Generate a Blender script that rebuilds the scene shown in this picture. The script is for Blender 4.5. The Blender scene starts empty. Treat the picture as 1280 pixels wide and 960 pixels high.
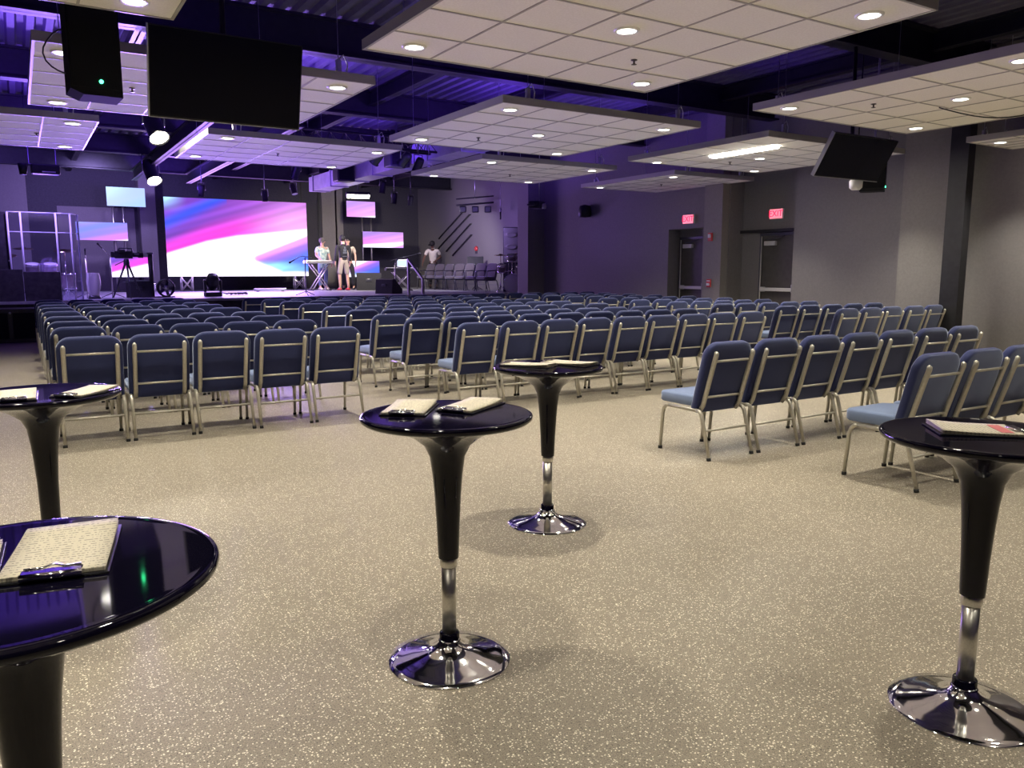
import bpy, bmesh, math, random
from mathutils import Vector, Matrix
random.seed(7)
PI = math.pi
SC = bpy.context.scene
COL = SC.collection
STAGE = 0.74            # stage floor height
ORD = ['first', 'second', 'third', 'fourth', 'fifth', 'sixth', 'seventh', 'eighth', 'ninth', 'tenth']

# ------------------------------------------------------------------ materials
def mat(name, col, rough=0.6, metal=0.0, emit=None, estr=0.0, coat=0.0, sheen=0.0, alpha=None, trans=0.0):
    m = bpy.data.materials.new(name); m.use_nodes = True
    b = m.node_tree.nodes['Principled BSDF']
    b.inputs['Base Color'].default_value = (*col, 1)
    b.inputs['Roughness'].default_value = rough
    b.inputs['Metallic'].default_value = metal
    if emit:
        b.inputs['Emission Color'].default_value = (*emit, 1)
        b.inputs['Emission Strength'].default_value = estr
    if coat:
        b.inputs['Coat Weight'].default_value = coat
        b.inputs['Coat Roughness'].default_value = 0.03
    if sheen:
        b.inputs['Sheen Weight'].default_value = sheen
        b.inputs['Sheen Roughness'].default_value = 0.4
    if trans:
        b.inputs['Transmission Weight'].default_value = trans
    return m

def noisy(m, scale, c1, c2, bump=0.0, detail=4, bscale=None):
    nt = m.node_tree; N = nt.nodes; L = nt.links
    b = N['Principled BSDF']
    tc = N.new('ShaderNodeTexCoord')
    n = N.new('ShaderNodeTexNoise'); n.inputs['Scale'].default_value = scale; n.inputs['Detail'].default_value = detail
    r = N.new('ShaderNodeValToRGB')
    r.color_ramp.elements[0].position = 0.3; r.color_ramp.elements[0].color = (*c1, 1)
    r.color_ramp.elements[1].position = 0.7; r.color_ramp.elements[1].color = (*c2, 1)
    L.new(tc.outputs['Object'], n.inputs['Vector']); L.new(n.outputs['Fac'], r.inputs['Fac'])
    L.new(r.outputs['Color'], b.inputs['Base Color'])
    if bump:
        n2 = N.new('ShaderNodeTexNoise'); n2.inputs['Scale'].default_value = bscale or scale * 4
        bp = N.new('ShaderNodeBump'); bp.inputs['Strength'].default_value = bump; bp.inputs['Distance'].default_value = 0.01
        L.new(tc.outputs['Object'], n2.inputs['Vector']); L.new(n2.outputs['Fac'], bp.inputs['Height']); L.new(bp.outputs['Normal'], b.inputs['Normal'])
    return m

def floor_material():
    m = mat('speckled_floor', (.3, .26, .2), 0.5)
    nt = m.node_tree; N = nt.nodes; L = nt.links; b = N['Principled BSDF']
    tc = N.new('ShaderNodeTexCoord')
    base = N.new('ShaderNodeTexNoise'); base.inputs['Scale'].default_value = 0.9; base.inputs['Detail'].default_value = 5
    br = N.new('ShaderNodeValToRGB')
    br.color_ramp.elements[0].position = .35; br.color_ramp.elements[0].color = (.262, .226, .170, 1)
    br.color_ramp.elements[1].position = .65; br.color_ramp.elements[1].color = (.305, .262, .198, 1)
    L.new(tc.outputs['Object'], base.inputs['Vector']); L.new(base.outputs['Fac'], br.inputs['Fac'])
    grain = N.new('ShaderNodeTexNoise'); grain.inputs['Scale'].default_value = 220; grain.inputs['Detail'].default_value = 2
    gr = N.new('ShaderNodeValToRGB')
    gr.color_ramp.elements[0].position = .35; gr.color_ramp.elements[0].color = (.62, .62, .62, 1)
    gr.color_ramp.elements[1].position = .65; gr.color_ramp.elements[1].color = (1.25, 1.25, 1.25, 1)
    L.new(tc.outputs['Object'], grain.inputs['Vector']); L.new(grain.outputs['Fac'], gr.inputs['Fac'])
    mul = N.new('ShaderNodeMix'); mul.data_type = 'RGBA'; mul.blend_type = 'MULTIPLY'; mul.inputs['Factor'].default_value = 1
    L.new(br.outputs['Color'], mul.inputs[6]); L.new(gr.outputs['Color'], mul.inputs[7])
    prev = mul.outputs[2]
    warp = N.new('ShaderNodeTexNoise'); warp.inputs['Scale'].default_value = 130
    wm = N.new('ShaderNodeVectorMath'); wm.operation = 'SCALE'; wm.inputs['Scale'].default_value = 0.010
    L.new(tc.outputs['Object'], warp.inputs['Vector']); L.new(warp.outputs['Color'], wm.inputs[0])
    add = N.new('ShaderNodeVectorMath'); add.operation = 'ADD'
    L.new(tc.outputs['Object'], add.inputs[0]); L.new(wm.outputs[0], add.inputs[1])
    for sc, dth, keep, colr in ((105, .30, .50, (.84, .78, .62)), (68, .21, .62, (.92, .86, .70)), (120, .30, .60, (.10, .088, .066))):
        v = N.new('ShaderNodeTexVoronoi'); v.inputs['Scale'].default_value = sc
        L.new(add.outputs[0], v.inputs['Vector'])
        lt = N.new('ShaderNodeMath'); lt.operation = 'LESS_THAN'; lt.inputs[1].default_value = dth
        L.new(v.outputs['Distance'], lt.inputs[0])
        sx = N.new('ShaderNodeSeparateColor'); L.new(v.outputs['Color'], sx.inputs[0])
        gt = N.new('ShaderNodeMath'); gt.operation = 'GREATER_THAN'; gt.inputs[1].default_value = keep
        L.new(sx.outputs[0], gt.inputs[0])
        f = N.new('ShaderNodeMath'); f.operation = 'MULTIPLY'; L.new(lt.outputs[0], f.inputs[0]); L.new(gt.outputs[0], f.inputs[1])
        mx = N.new('ShaderNodeMix'); mx.data_type = 'RGBA'
        L.new(f.outputs[0], mx.inputs['Factor']); L.new(prev, mx.inputs[6]); mx.inputs[7].default_value = (*colr, 1)
        prev = mx.outputs[2]
    # faint seams between the sheets of flooring
    sep = N.new('ShaderNodeSeparateXYZ'); L.new(tc.outputs['Object'], sep.inputs[0])
    L.new(prev, b.inputs['Base Color'])
    bp = N.new('ShaderNodeBump'); bp.inputs['Strength'].default_value = .15; bp.inputs['Distance'].default_value = .003
    L.new(grain.outputs['Fac'], bp.inputs['Height']); L.new(bp.outputs['Normal'], b.inputs['Normal'])
    b.inputs['Roughness'].default_value = .42
    return m

def fabric(name, c1, c2):
    m = mat(name, c1, .85, sheen=.8)
    m.node_tree.nodes['Principled BSDF'].inputs['Sheen Tint'].default_value = (.72, .80, 1, 1)
    return noisy(m, 260, c1, c2, bump=.25, bscale=420)

def paper_material(name, red=False):
    m = mat(name, (.88, .82, .66), .8)
    nt = m.node_tree; N = nt.nodes; L = nt.links; b = N['Principled BSDF']
    tc = N.new('ShaderNodeTexCoord'); sep = N.new('ShaderNodeSeparateXYZ'); L.new(tc.outputs['Object'], sep.inputs[0])
    fr = N.new('ShaderNodeMath'); fr.operation = 'MULTIPLY'; fr.inputs[1].default_value = 1 / .0115
    L.new(sep.outputs['Y'], fr.inputs[0])
    f2 = N.new('ShaderNodeMath'); f2.operation = 'FRACT'; L.new(fr.outputs[0], f2.inputs[0])
    lt = N.new('ShaderNodeMath'); lt.operation = 'LESS_THAN'; lt.inputs[1].default_value = .3; L.new(f2.outputs[0], lt.inputs[0])
    n = N.new('ShaderNodeTexNoise'); n.inputs['Scale'].default_value = 260
    mp = N.new('ShaderNodeMapping'); mp.inputs['Scale'].default_value = (1, .25, .1)
    L.new(tc.outputs['Object'], mp.inputs[0]); L.new(mp.outputs[0], n.inputs['Vector'])
    gt = N.new('ShaderNodeMath'); gt.operation = 'GREATER_THAN'; gt.inputs[1].default_value = .5; L.new(n.outputs['Fac'], gt.inputs[0])
    f = N.new('ShaderNodeMath'); f.operation = 'MULTIPLY'; L.new(lt.outputs[0], f.inputs[0]); L.new(gt.outputs[0], f.inputs[1])
    n3 = N.new('ShaderNodeMath'); n3.operation = 'MULTIPLY'; n3.inputs[1].default_value = .8; L.new(f.outputs[0], n3.inputs[0])
    mx = N.new('ShaderNodeMix'); mx.data_type = 'RGBA'; L.new(n3.outputs[0], mx.inputs['Factor'])
    mx.inputs[6].default_value = (.64, .585, .455, 1); mx.inputs[7].default_value = (.20, .18, .15, 1)
    L.new(mx.outputs[2], b.inputs['Base Color'])
    return m

def glass_sheet(name, tint, mixf=.12):
    m = bpy.data.materials.new(name); m.use_nodes = True
    nt = m.node_tree; N = nt.nodes; L = nt.links
    for n in list(N):
        if n.type != 'OUTPUT_MATERIAL': N.remove(n)
    out = [n for n in N if n.type == 'OUTPUT_MATERIAL'][0]
    t = N.new('ShaderNodeBsdfTransparent'); t.inputs[0].default_value = (*tint, 1)
    g = N.new('ShaderNodeBsdfGlossy'); g.inputs['Roughness'].default_value = .06
    mx = N.new('ShaderNodeMixShader'); mx.inputs[0].default_value = mixf
    L.new(t.outputs[0], mx.inputs[1]); L.new(g.outputs[0], mx.inputs[2]); L.new(mx.outputs[0], out.inputs[0])
    return m

def screen_material(name, strength):
    m = bpy.data.materials.new(name); m.use_nodes = True
    nt = m.node_tree; N = nt.nodes; L = nt.links
    b = N['Principled BSDF']; b.inputs['Base Color'].default_value = (.01, .01, .01, 1); b.inputs['Roughness'].default_value = .5
    a = N.new('ShaderNodeVertexColor'); a.layer_name = 'picture'
    L.new(a.outputs['Color'], b.inputs['Emission Color']); b.inputs['Emission Strength'].default_value = strength
    return m

M = {}
M['floor'] = floor_material()
M['wall'] = noisy(mat('wall_paint', (.1, .1, .1), .75), 30, (.180, .168, .170), (.205, .192, .192), bump=.15, bscale=160)
M['wall_dark'] = noisy(mat('wall_paint_black', (.02, .02, .025), .8), 20, (.040, .038, .048), (.056, .053, .064))
M['pier'] = noisy(mat('pier_paint', (.17, .16, .15), .75), 30, (.225, .208, .196), (.255, .238, .224), bump=.12, bscale=160)
M['deck'] = noisy(mat('ceiling_deck_paint', (.05, .05, .06), .6), 8, (.10, .094, .12), (.125, .116, .148))
M['black'] = noisy(mat('black_steel', (.012, .012, .016), .5), 12, (.010, .010, .013), (.018, .018, .022))
M['duct'] = noisy(mat('duct_sheet_metal', (.4, .4, .42), .5), 5, (.34, .34, .37), (.46, .46, .5))
M['tile'] = noisy(mat('ceiling_tile', (.86, .84, .8), .9), 60, (.84, .80, .74), (.92, .885, .83), bump=.3, bscale=260)
M['tbar'] = mat('ceiling_grid_bar', (.42, .39, .37), .5)
M['fascia'] = mat('panel_edge_metal', (.40, .38, .37), .45, .2)
M['lens'] = mat('downlight_lens', (.9, .9, .85), .4, emit=(1, .95, .82), estr=9)
M['ring'] = mat('downlight_ring', (.9, .89, .86), .4)
M['sprk'] = mat('sprinkler_metal', (.10, .09, .085), .35, .6)
M['cable'] = mat('steel_cable', (.5, .5, .55), .3, 1)
M['gblack'] = mat('glossy_black_plastic', (.003, .0025, .008), .04)
M['gblack'].node_tree.nodes['Principled BSDF'].inputs['Specular IOR Level'].default_value = .3
M['chrome'] = noisy(mat('chrome', (.86, .86, .87), .07, 1), 14, (.80, .80, .81), (.9, .9, .9))
M['brushed'] = noisy(mat('brushed_steel', (.60, .58, .54), .32, 1), 200, (.55, .53, .49), (.64, .62, .57))
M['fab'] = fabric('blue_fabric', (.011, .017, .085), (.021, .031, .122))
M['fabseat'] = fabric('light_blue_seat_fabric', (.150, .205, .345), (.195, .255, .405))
M['fab2'] = fabric('grey_fabric', (.075, .062, .066), (.115, .098, .10))
M['tube'] = noisy(mat('champagne_steel_tube', (.52, .50, .46), .36, .4), 60, (.47, .44, .37), (.55, .52, .44))
M['dtube'] = mat('dark_steel_tube', (.10, .10, .12), .35, .7)
M['rubber'] = mat('black_rubber', (.012, .012, .012), .7)
M['paper'] = paper_material('printed_paper')
M['red'] = mat('red_print', (.62, .17, .17), .7)
M['board'] = mat('clipboard_black', (.012, .012, .014), .25, coat=.4)
M['screen_off'] = mat('dark_screen_glass', (.006, .006, .014), .16)
M['screen_off'].node_tree.nodes['Principled BSDF'].inputs['Specular IOR Level'].default_value = .10
M['bezel'] = mat('silver_bezel', (.6, .6, .62), .3, .8)
M['bplastic'] = noisy(mat('black_plastic', (.014, .014, .018), .45), 30, (.012, .012, .015), (.022, .022, .026))
M['led_green'] = mat('green_indicator', (0, .3, .1), .4, emit=(.05, 1, .35), estr=9)
M['white'] = mat('white_plastic', (.75, .74, .76), .4)
M['flood'] = mat('lit_lamp_face', (1, 1, 1), .4, emit=(1, .92, .78), estr=22)
M['stagefloor'] = noisy(mat('stage_floor_grey', (.3, .3, .33), .45), 6, (.26, .26, .29), (.34, .34, .37), bump=.1)
M['skirt'] = noisy(mat('black_stage_skirt', (.02, .02, .025), .9), 10, (.02, .02, .025), (.045, .04, .05))
M['skin'] = noisy(mat('skin', (.55, .33, .25), .5), 9, (.52, .31, .23), (.60, .38, .29))
M['skin_dark'] = mat('dark_skin', (.16, .085, .06), .5)
M['hair_grey'] = mat('grey_hair', (.10, .09, .085), .8)
M['hair_dark'] = mat('dark_hair', (.012, .010, .010), .7)
M['jeans'] = noisy(mat('blue_denim', (.13, .18, .28), .85), 40, (.12, .17, .27), (.19, .25, .36))
M['darkcloth'] = mat('dark_cloth', (.018, .018, .026), .85)
M['khaki'] = mat('grey_khaki_cloth', (.38, .33, .30), .85)
M['white_cloth'] = mat('white_cloth', (.72, .66, .58), .85)
M['beige_cloth'] = mat('beige_cloth', (.55, .47, .38), .85)
M['mint'] = noisy(mat('mint_print_cloth', (.5, .6, .55), .85), 14, (.16, .30, .33), (.66, .74, .66))
M['lightblue'] = mat('faded_print', (.09, .10, .14), .8)
M['exit_white'] = mat('exit_sign_glow', (.9, .5, .55), .5, emit=(1, .16, .22), estr=1.3)
M['exit_red'] = mat('exit_letter_glow', (.9, .02, .06), .5, emit=(1, .01, .06), estr=1.9)
M['alarm'] = mat('red_alarm_plastic', (.62, .05, .05), .35)
M['eye'] = mat('eye_dark', (.02, .015, .012), .2)
M['acryl'] = glass_sheet('clear_acrylic', (.88, .86, .98), .13)
M['acryl_edge'] = mat('acrylic_edge', (.82, .80, .92), .25)
M['wood'] = mat('drum_shell', (.20, .16, .18), .3, coat=.5)
M['head'] = mat('drum_head', (.75, .73, .72), .5)
M['cymbal'] = mat('cymbal_bronze', (.75, .62, .38), .22, 1)
M['grill'] = noisy(mat('speaker_grille', (.02, .02, .02), .8), 300, (.003, .003, .005), (.012, .012, .016))
M['grill'].node_tree.nodes['Principled BSDF'].inputs['Specular IOR Level'].default_value = .15
M['grey_speaker'] = noisy(mat('grey_speaker_front', (.12, .115, .10), .5), 200, (.20, .19, .165), (.27, .26, .23))
M['door'] = noisy(mat('door_paint', (.075, .068, .062), .5), 12, (.070, .064, .058), (.088, .080, .072))
M['doormetal'] = mat('satin_door_metal', (.62, .60, .57), .4, .15)
M['railm'] = mat('grey_painted_rail', (.22, .21, .25), .5)
M['tablet'] = mat('lit_tablet_face', (.1, .1, .1), .3, emit=(.55, .75, 1), estr=1.0)
M['bigscreen'] = screen_material('led_picture', 1.0)

# ------------------------------------------------------------------ mesh helpers
def box(bm, x0, x1, y0, y1, z0, z1, T=None):
    vs = [bm.verts.new(Vector((x, y, z)) if T is None else T @ Vector((x, y, z))) for x in (x0, x1) for y in (y0, y1) for z in (z0, z1)]
    for f in ((0, 1, 3, 2), (4, 6, 7, 5), (0, 4, 5, 1), (2, 3, 7, 6), (0, 2, 6, 4), (1, 5, 7, 3)):
        bm.faces.new([vs[i] for i in f])
    return vs

def bevbox(bm, x0, x1, y0, y1, z0, z1, r=.01, T=None, seg=2):
    b2 = bmesh.new(); box(b2, x0, x1, y0, y1, z0, z1)
    bmesh.ops.recalc_face_normals(b2, faces=b2.faces)
    bmesh.ops.bevel(b2, geom=list(b2.edges), offset=r, segments=seg, affect='EDGES', profile=.5)
    join(bm, b2, T)

def join(bm, b2, T=None):
    mp = {}
    for v in b2.verts: mp[v] = bm.verts.new(v.co if T is None else T @ v.co)
    for f in b2.faces:
        try:
            nf = bm.faces.new([mp[v] for v in f.verts]); nf.material_index = f.material_index; nf.smooth = f.smooth
        except ValueError: pass
    b2.free()

def tube(bm, pts, r, n=8, cap=True, T=None, rot=0.0):
    pts = [Vector(p) for p in pts]
    rr = r if isinstance(r, (list, tuple)) else [r] * len(pts)
    rings = []; up = None
    for i, p in enumerate(pts):
        if i == 0: d = pts[1] - p
        elif i == len(pts) - 1: d = p - pts[i - 1]
        else: d = (pts[i + 1] - p).normalized() + (p - pts[i - 1]).normalized()
        d.normalize()
        if up is None:
            a = Vector((0, 0, 1)) if abs(d.z) < .9 else Vector((1, 0, 0))
            u = d.cross(a).normalized()
        else:
            u = (up - d * up.dot(d)).normalized()
        up = u; w = d.cross(u)
        sc = 1.0
        if 0 < i < len(pts) - 1:
            c = max(.5, (pts[i + 1] - p).normalized().dot(d)); sc = 1 / c
        ring = []
        for k in range(n):
            t = 2 * PI * k / n + rot
            q = p + (u * math.cos(t) + w * math.sin(t)) * rr[i] * (sc if n == 4 else 1)
            ring.append(bm.verts.new(q if T is None else T @ q))
        rings.append(ring)
    for a, b in zip(rings, rings[1:]):
        for k in range(n):
            f = bm.faces.new((a[k], a[(k + 1) % n], b[(k + 1) % n], b[k])); f.smooth = n > 5
    if cap:
        bm.faces.new(rings[0][::-1]); bm.faces.new(rings[-1])

def lathe(bm, prof, n=48, T=None, smooth=True, closed=False):
    rings = []
    for (r, z) in prof:
        if r < 1e-6:
            q = Vector((0, 0, z)); rings.append([bm.verts.new(q if T is None else T @ q)])
        else:
            ring = []
            for k in range(n):
                t = 2 * PI * k / n; q = Vector((r * math.cos(t), r * math.sin(t), z))
                ring.append(bm.verts.new(q if T is None else T @ q))
            rings.append(ring)
    for a, b in zip(rings, rings[1:]):
        for k in range(n):
            k2 = (k + 1) % n
            if len(a) == 1 and len(b) == 1: continue
            if len(a) == 1: f = bm.faces.new((a[0], b[k2], b[k]))
            elif len(b) == 1: f = bm.faces.new((a[k], a[k2], b[0]))
            else: f = bm.faces.new((a[k], a[k2], b[k2], b[k]))
            f.smooth = smooth

def rrect(w, h, rt, rb, n=6):
    """outline, counter-clockwise, origin bottom centre"""
    out = []
    for cx, cy, r, a0 in ((w / 2 - rb, rb, rb, -90), (w / 2 - rt, h - rt, rt, 0), (-w / 2 + rt, h - rt, rt, 90), (-w / 2 + rb, rb, rb, 180)):
        for k in range(n + 1):
            a = math.radians(a0 + 90 * k / n); out.append((cx + r * math.cos(a), cy + r * math.sin(a)))
    return out

def cushion(bm, outline, t, edge, bulge, T):
    """puffy pad: outline in local XY, thickness t along Z, rounded edge"""
    cx = sum(p[0] for p in outline) / len(outline); cy = sum(p[1] for p in outline) / len(outline)
    def inset(s):
        o = []
        for (x, y) in outline:
            d = math.hypot(x - cx, y - cy); k = max(0, (d - s) / d); o.append((cx + (x - cx) * k, cy + (y - cy) * k))
        return o
    layers = []
    for (s, z) in ((edge * 1.6, -t / 2), (edge * .5, -t / 2 + edge * .15), (0, -t / 2 + edge * .7), (0, t / 2 - edge * .7), (edge * .5, t / 2 - edge * .15), (edge * 1.6, t / 2), (edge * 4.2, t / 2 + bulge * .7)):
        layers.append([bm.verts.new(T @ Vector((x, y, z))) for x, y in inset(s)])
    n = len(outline)
    for a, b in zip(layers, layers[1:]):
        for k in range(n):
            f = bm.faces.new((a[k], a[(k + 1) % n], b[(k + 1) % n], b[k])); f.smooth = True
    f = bm.faces.new(layers[0][::-1]); f.smooth = True
    c = bm.verts.new(T @ Vector((cx, cy, t / 2 + bulge)))
    for k in range(n):
        f = bm.faces.new((layers[-1][k], layers[-1][(k + 1) % n], c)); f.smooth = True

def obj(name, bm, m, parent=None, loc=None, rotz=0.0, matrix=None):
    bmesh.ops.recalc_face_normals(bm, faces=bm.faces)
    me = bpy.data.meshes.new(name); bm.to_mesh(me); bm.free()
    for x in (m if isinstance(m, (list, tuple)) else [m]): me.materials.append(x)
    o = bpy.data.objects.new(name, me); COL.objects.link(o)
    if parent is not None: o.parent = parent
    if matrix is not None: o.matrix_local = matrix
    else:
        if loc is not None: o.location = loc
        o.rotation_euler = (0, 0, rotz)
    return o

def tag(o, label, cat, group=None, kind=None):
    o['label'] = label; o['category'] = cat
    if group: o['group'] = group
    if kind: o['kind'] = kind
    return o

def thing(name, label, cat, loc=(0, 0, 0), rotz=0.0, group=None, kind=None, rot=None):
    o = bpy.data.objects.new(name, None); COL.objects.link(o); o.empty_display_size = .1
    o.location = loc; o.rotation_euler = rot if rot else (0, 0, rotz)
    return tag(o, label, cat, group, kind)

def struct(name, bm, m, parent=None):
    o = obj(name, bm, m, parent)
    if parent is None: o['kind'] = 'structure'
    return o

def dup(root, loc, rotz, label, group=None):
    r = root.copy(); COL.objects.link(r); r.location = loc; r.rotation_euler = (0, 0, rotz)
    r['label'] = label
    if group: r['group'] = group
    for ch in list(root.children):
        c = ch.copy(); COL.objects.link(c); c.parent = r
        for g in list(ch.children):
            d = g.copy(); COL.objects.link(d); d.parent = c
    return r

def B(): return bmesh.new()
def boxo(name, dims, m, parent=None, bev=0.0, T=None):
    b = B()
    if bev: bevbox(b, *dims, r=bev, T=T)
    else: box(b, *dims, T=T)
    return obj(name, b, m, parent)
def tubeo(name, pts, r, m, parent=None, n=8, rot=0.0):
    b = B(); tube(b, pts, r, n, rot=rot); return obj(name, b, m, parent)
def latheo(name, prof, m, parent=None, n=48, T=None):
    b = B(); lathe(b, prof, n, T); return obj(name, b, m, parent)

# ------------------------------------------------------------------ the room
XW, XS, YB = 12.75, 13.6, 29.0        # hall side wall, stage side wall, stage back wall
b = B(); box(b, -7, 14.2, -4, 30, -.2, 0); struct('floor', b, M['floor'])
CEIL = 4.75
b = B()                                # corrugated deck
x = -7.0
prof = []
while x < 14.2:
    prof += [(x, CEIL), (x + .09, CEIL), (x + .12, CEIL + .06), (x + .2, CEIL + .06)]; x += .23
prof.append((x, CEIL))
va = [b.verts.new((p[0], -4, p[1])) for p in prof]; vb = [b.verts.new((p[0], 30, p[1])) for p in prof]
for i in range(len(prof) - 1): b.faces.new((va[i], va[i + 1], vb[i + 1], vb[i]))
box(b, -7, 14.2, -4, 30, CEIL + .07, CEIL + .2)
struct('ceiling', b, M['deck'])
b = B(); box(b, -7, 14.2, YB, YB + .2, 0, CEIL); struct('wall_stage', b, M['wall_dark'])
b = B(); box(b, -7.2, -7, -4, 30, 0, CEIL); struct('wall_left', b, M['wall_dark'])
b = B(); box(b, -7, 14.2, -4.2, -4, 0, CEIL); struct('wall_back', b, M['wall_dark'])
# right-hand wall with two door recesses
R1a, R1b = 12.70, 13.78       # first recess, y range
R2a, R2b = 10.30, 11.95       # second recess
XD1, XD2 = 13.05, 13.10
b = B()
box(b, XW, 14.0, -4, 8.05, 0, CEIL)
box(b, XW + .0, 14.0, 8.05, R2a, 0, CEIL)
box(b, XW, 14.0, R2b, R1a, 0, CEIL)
box(b, XW, 14.0, R1b, 19.4, 0, CEIL)
box(b, XD1 + .06, 14.0, R1a, R1b, 0, CEIL)
box(b, XD2 + .06, 14.0, R2a, R2b, 0, CEIL)
box(b, XW, XD1 + .06, R1a, R1b, 2.32, CEIL)
box(b, XS, 14.0, 19.4, 30, 0, CEIL)
struct('wall_right', b, M['wall'])
b = B(); box(b, 12.58, XW + .02, 7.22, 8.02, 0, CEIL); struct('trim_1', b, M['pier'])
b = B(); box(b, 12.2, XS, 18.86, 19.4, 0, CEIL); struct('trim_2', b, M['wall'])
b = B(); box(b, 12.12, 12.30, 6.72, 7.0, 0, CEIL); struct('trim_3', b, M['black'])
b = B(); box(b, 12.55, XW + .02, R2b + .02, R1a - .22, 0, CEIL); struct('trim_4', b, M['pier'])
# tall slim uprights on the stage wall
for i, xx in enumerate((8.9, 9.55, 10.2)):
    b = B(); box(b, xx, xx + .06, YB - .05, YB, STAGE, CEIL); struct('trim_%d' % (5 + i), b, M['black'])
b = B(); box(b, 3.5, 3.98, YB - .6, YB, STAGE, CEIL); struct('trim_8', b, M['wall'])
b = B(); box(b, -7, .42, YB - .05, YB, STAGE, CEIL); struct('trim_9', b, M['wall'])
b = B(); box(b, 9.7, 10.5, YB - .05, YB, STAGE, CEIL); struct('trim_10', b, M['pier'])
b = B(); box(b, 4.0, 8.9, YB - .04, YB, STAGE, CEIL); struct('trim_11', b, M['wall_dark'])
b = B(); box(b, 1.2, 3.4, YB - .04, YB, STAGE, 3.4); struct('trim_12', b, M['wall'])
# baseboards
b = B(); box(b, XW - .015, XW, -4, 7.2, 0, .1); struct('baseboard_right', b, M['black'])

# beams under the deck
def beam(i, x0, x1, y0, y1, z0, z1, m=None):
    b = B()
    if (x1 - x0) > (y1 - y0):
        c = (y0 + y1) / 2
        box(b, x0, x1, y0, y1, z0, z0 + .03); box(b, x0, x1, y0, y1, z1 - .03, z1); box(b, x0, x1, c - .012, c + .012, z0, z1)
    else:
        c = (x0 + x1) / 2
        box(b, x0, x1, y0, y1, z0, z0 + .03); box(b, x0, x1, y0, y1, z1 - .03, z1); box(b, c - .012, c + .012, y0, y1, z0, z1)
    struct('trim_%d' % i, b, m or M['black'])
n = 13
for y in (2.6, 6.9, 10.9, 14.7, 18.6, 22.4, 26.2):
    beam(n, -7, 13.6 if y > 19.5 else XW, y - .12, y + .12, 4.28, CEIL); n += 1
for x in (-2.2, 1.6, 5.95, 8.4, 11.3):
    beam(n, x - .07, x + .07, -4, 29, 4.48, CEIL); n += 1
for x in (3.1, 4.6):
    beam(n, x - .08, x + .08, 14.8, 26, 4.0, 4.3); n += 1

# ---- doors
def make_door(name, X, y0, y1, h, hinge_low):
    b = B(); bevbox(b, X, X + .05, y0 + .05, y1 - .05, .01, h - .05, r=.004)
    d = obj(name, b, M['door']); d['kind'] = 'structure'
    b = B(); box(b, X - .03, X + .06, y0, y0 + .05, 0, h); box(b, X - .03, X + .06, y1 - .05, y1, 0, h); box(b, X - .03, X + .06, y0, y1, h - .05, h)
    obj('door_frame', b, M['dtube'], d)
    b = B(); bevbox(b, X - .10, X - .055, y0 + .10, y1 - .10, .98, 1.05, r=.012)
    e = y0 + .10 if hinge_low else y1 - .10
    pb = obj('push_bar', b, M['doormetal'], d)
    b = B()
    bevbox(b, X - .10, X - .001, y0 + .09, y0 + .19, .955, 1.12, r=.01); bevbox(b, X - .08, X - .001, y1 - .17, y1 - .09, .965, 1.065, r=.01)
    obj('push_bar_bracket', b, M['bezel'], pb)
    b = B(); bevbox(b, X - .07, X - .001, y1 - .42, y1 - .14, h - .25, h - .16, r=.008)
    cl = obj('door_closer', b, M['doormetal'], d)
    b = B(); tube(b, [(X - .05, y1 - .2, h - .13), (X - .09, y1 - .45, h - .12), (X - .03, y1 - .62, h - .06)], .012, 6)
    obj('closer_arm', b, M['dtube'], cl)
    b = B(); tube(b, [(X - .035, y1 - .052, 0), (X - .035, y1 - .052, h - .06)], .011, 6); obj('edge_strip', b, M['doormetal'], d)
    return d
make_door('door_1', XD1, R1a + .02, R1b - .08, 2.15, True)
make_door('door_2', XD2, R2a + .03, 11.40, 2.15, True)
# header over the first door
b = B(); box(b, XD2 - .02, XD2 + .07, R2a, R2b, 2.17, 2.23); struct('trim_30', b, M['black'])

def exit_sign(loc, label):
    t = thing('exit_sign', label, 'exit sign', loc, 0, 'red exit signs over the side doors')
    boxo('housing', (-.05, .0, -.165, .165, -.10, .10), M['white'], t, .006)
    boxo('sign_face', (-.056, -.05, -.155, .155, -.09, .09), M['exit_white'], t)
    cu = bpy.data.curves.new('exit_lettering', 'FONT'); cu.body = 'EXIT'; cu.size = .17; cu.align_x = 'CENTER'; cu.align_y = 'CENTER'; cu.extrude = .003
    fo = bpy.data.objects.new('exit_lettering_source', cu); COL.objects.link(fo)
    dg = bpy.context.evaluated_depsgraph_get()
    me = bpy.data.meshes.new_from_object(fo.evaluated_get(dg)); bpy.data.objects.remove(fo)
    me.name = 'exit_lettering'; me.materials.clear(); me.materials.append(M['exit_red'])
    o = bpy.data.objects.new('exit_lettering', me); COL.objects.link(o); o.parent = t
    # text plane XY -> faces -X: its right runs to -Y, its up to +Z
    o.matrix_local = Matrix(((0, 0, -1, -.060), (-1, 0, 0, 0), (0, 1, 0, 0), (0, 0, 0, 1)))
    return t
exit_sign((XW - .0 + .0, 13.12, 2.52), 'red glowing exit sign high over the door farther along the side wall')
exit_sign((XD2 + .055, 11.05, 2.53), 'red glowing exit sign over the door with the grey closer')
def alarm(name, z, label, cat):
    t = thing(name, label, cat, (12.55, 12.27, z), 0)
    boxo('backplate', (-.03, 0, -.06, .06, -.085, .085), M['alarm'], t, .008)
    if cat == 'alarm':
        boxo('strobe_lens', (-.06, -.03, -.035, .035, -.02, .06), M['white'], t, .01)
        boxo('horn_grille', (-.038, -.03, -.045, .045, -.075, -.03), M['red'], t, .004)
    else:
        boxo('pull_handle', (-.048, -.03, -.04, .04, -.05, .0), M['white'], t, .005)
        boxo('name_strip', (-.034, -.03, -.045, .045, .035, .06), M['white'], t, .002)
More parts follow.
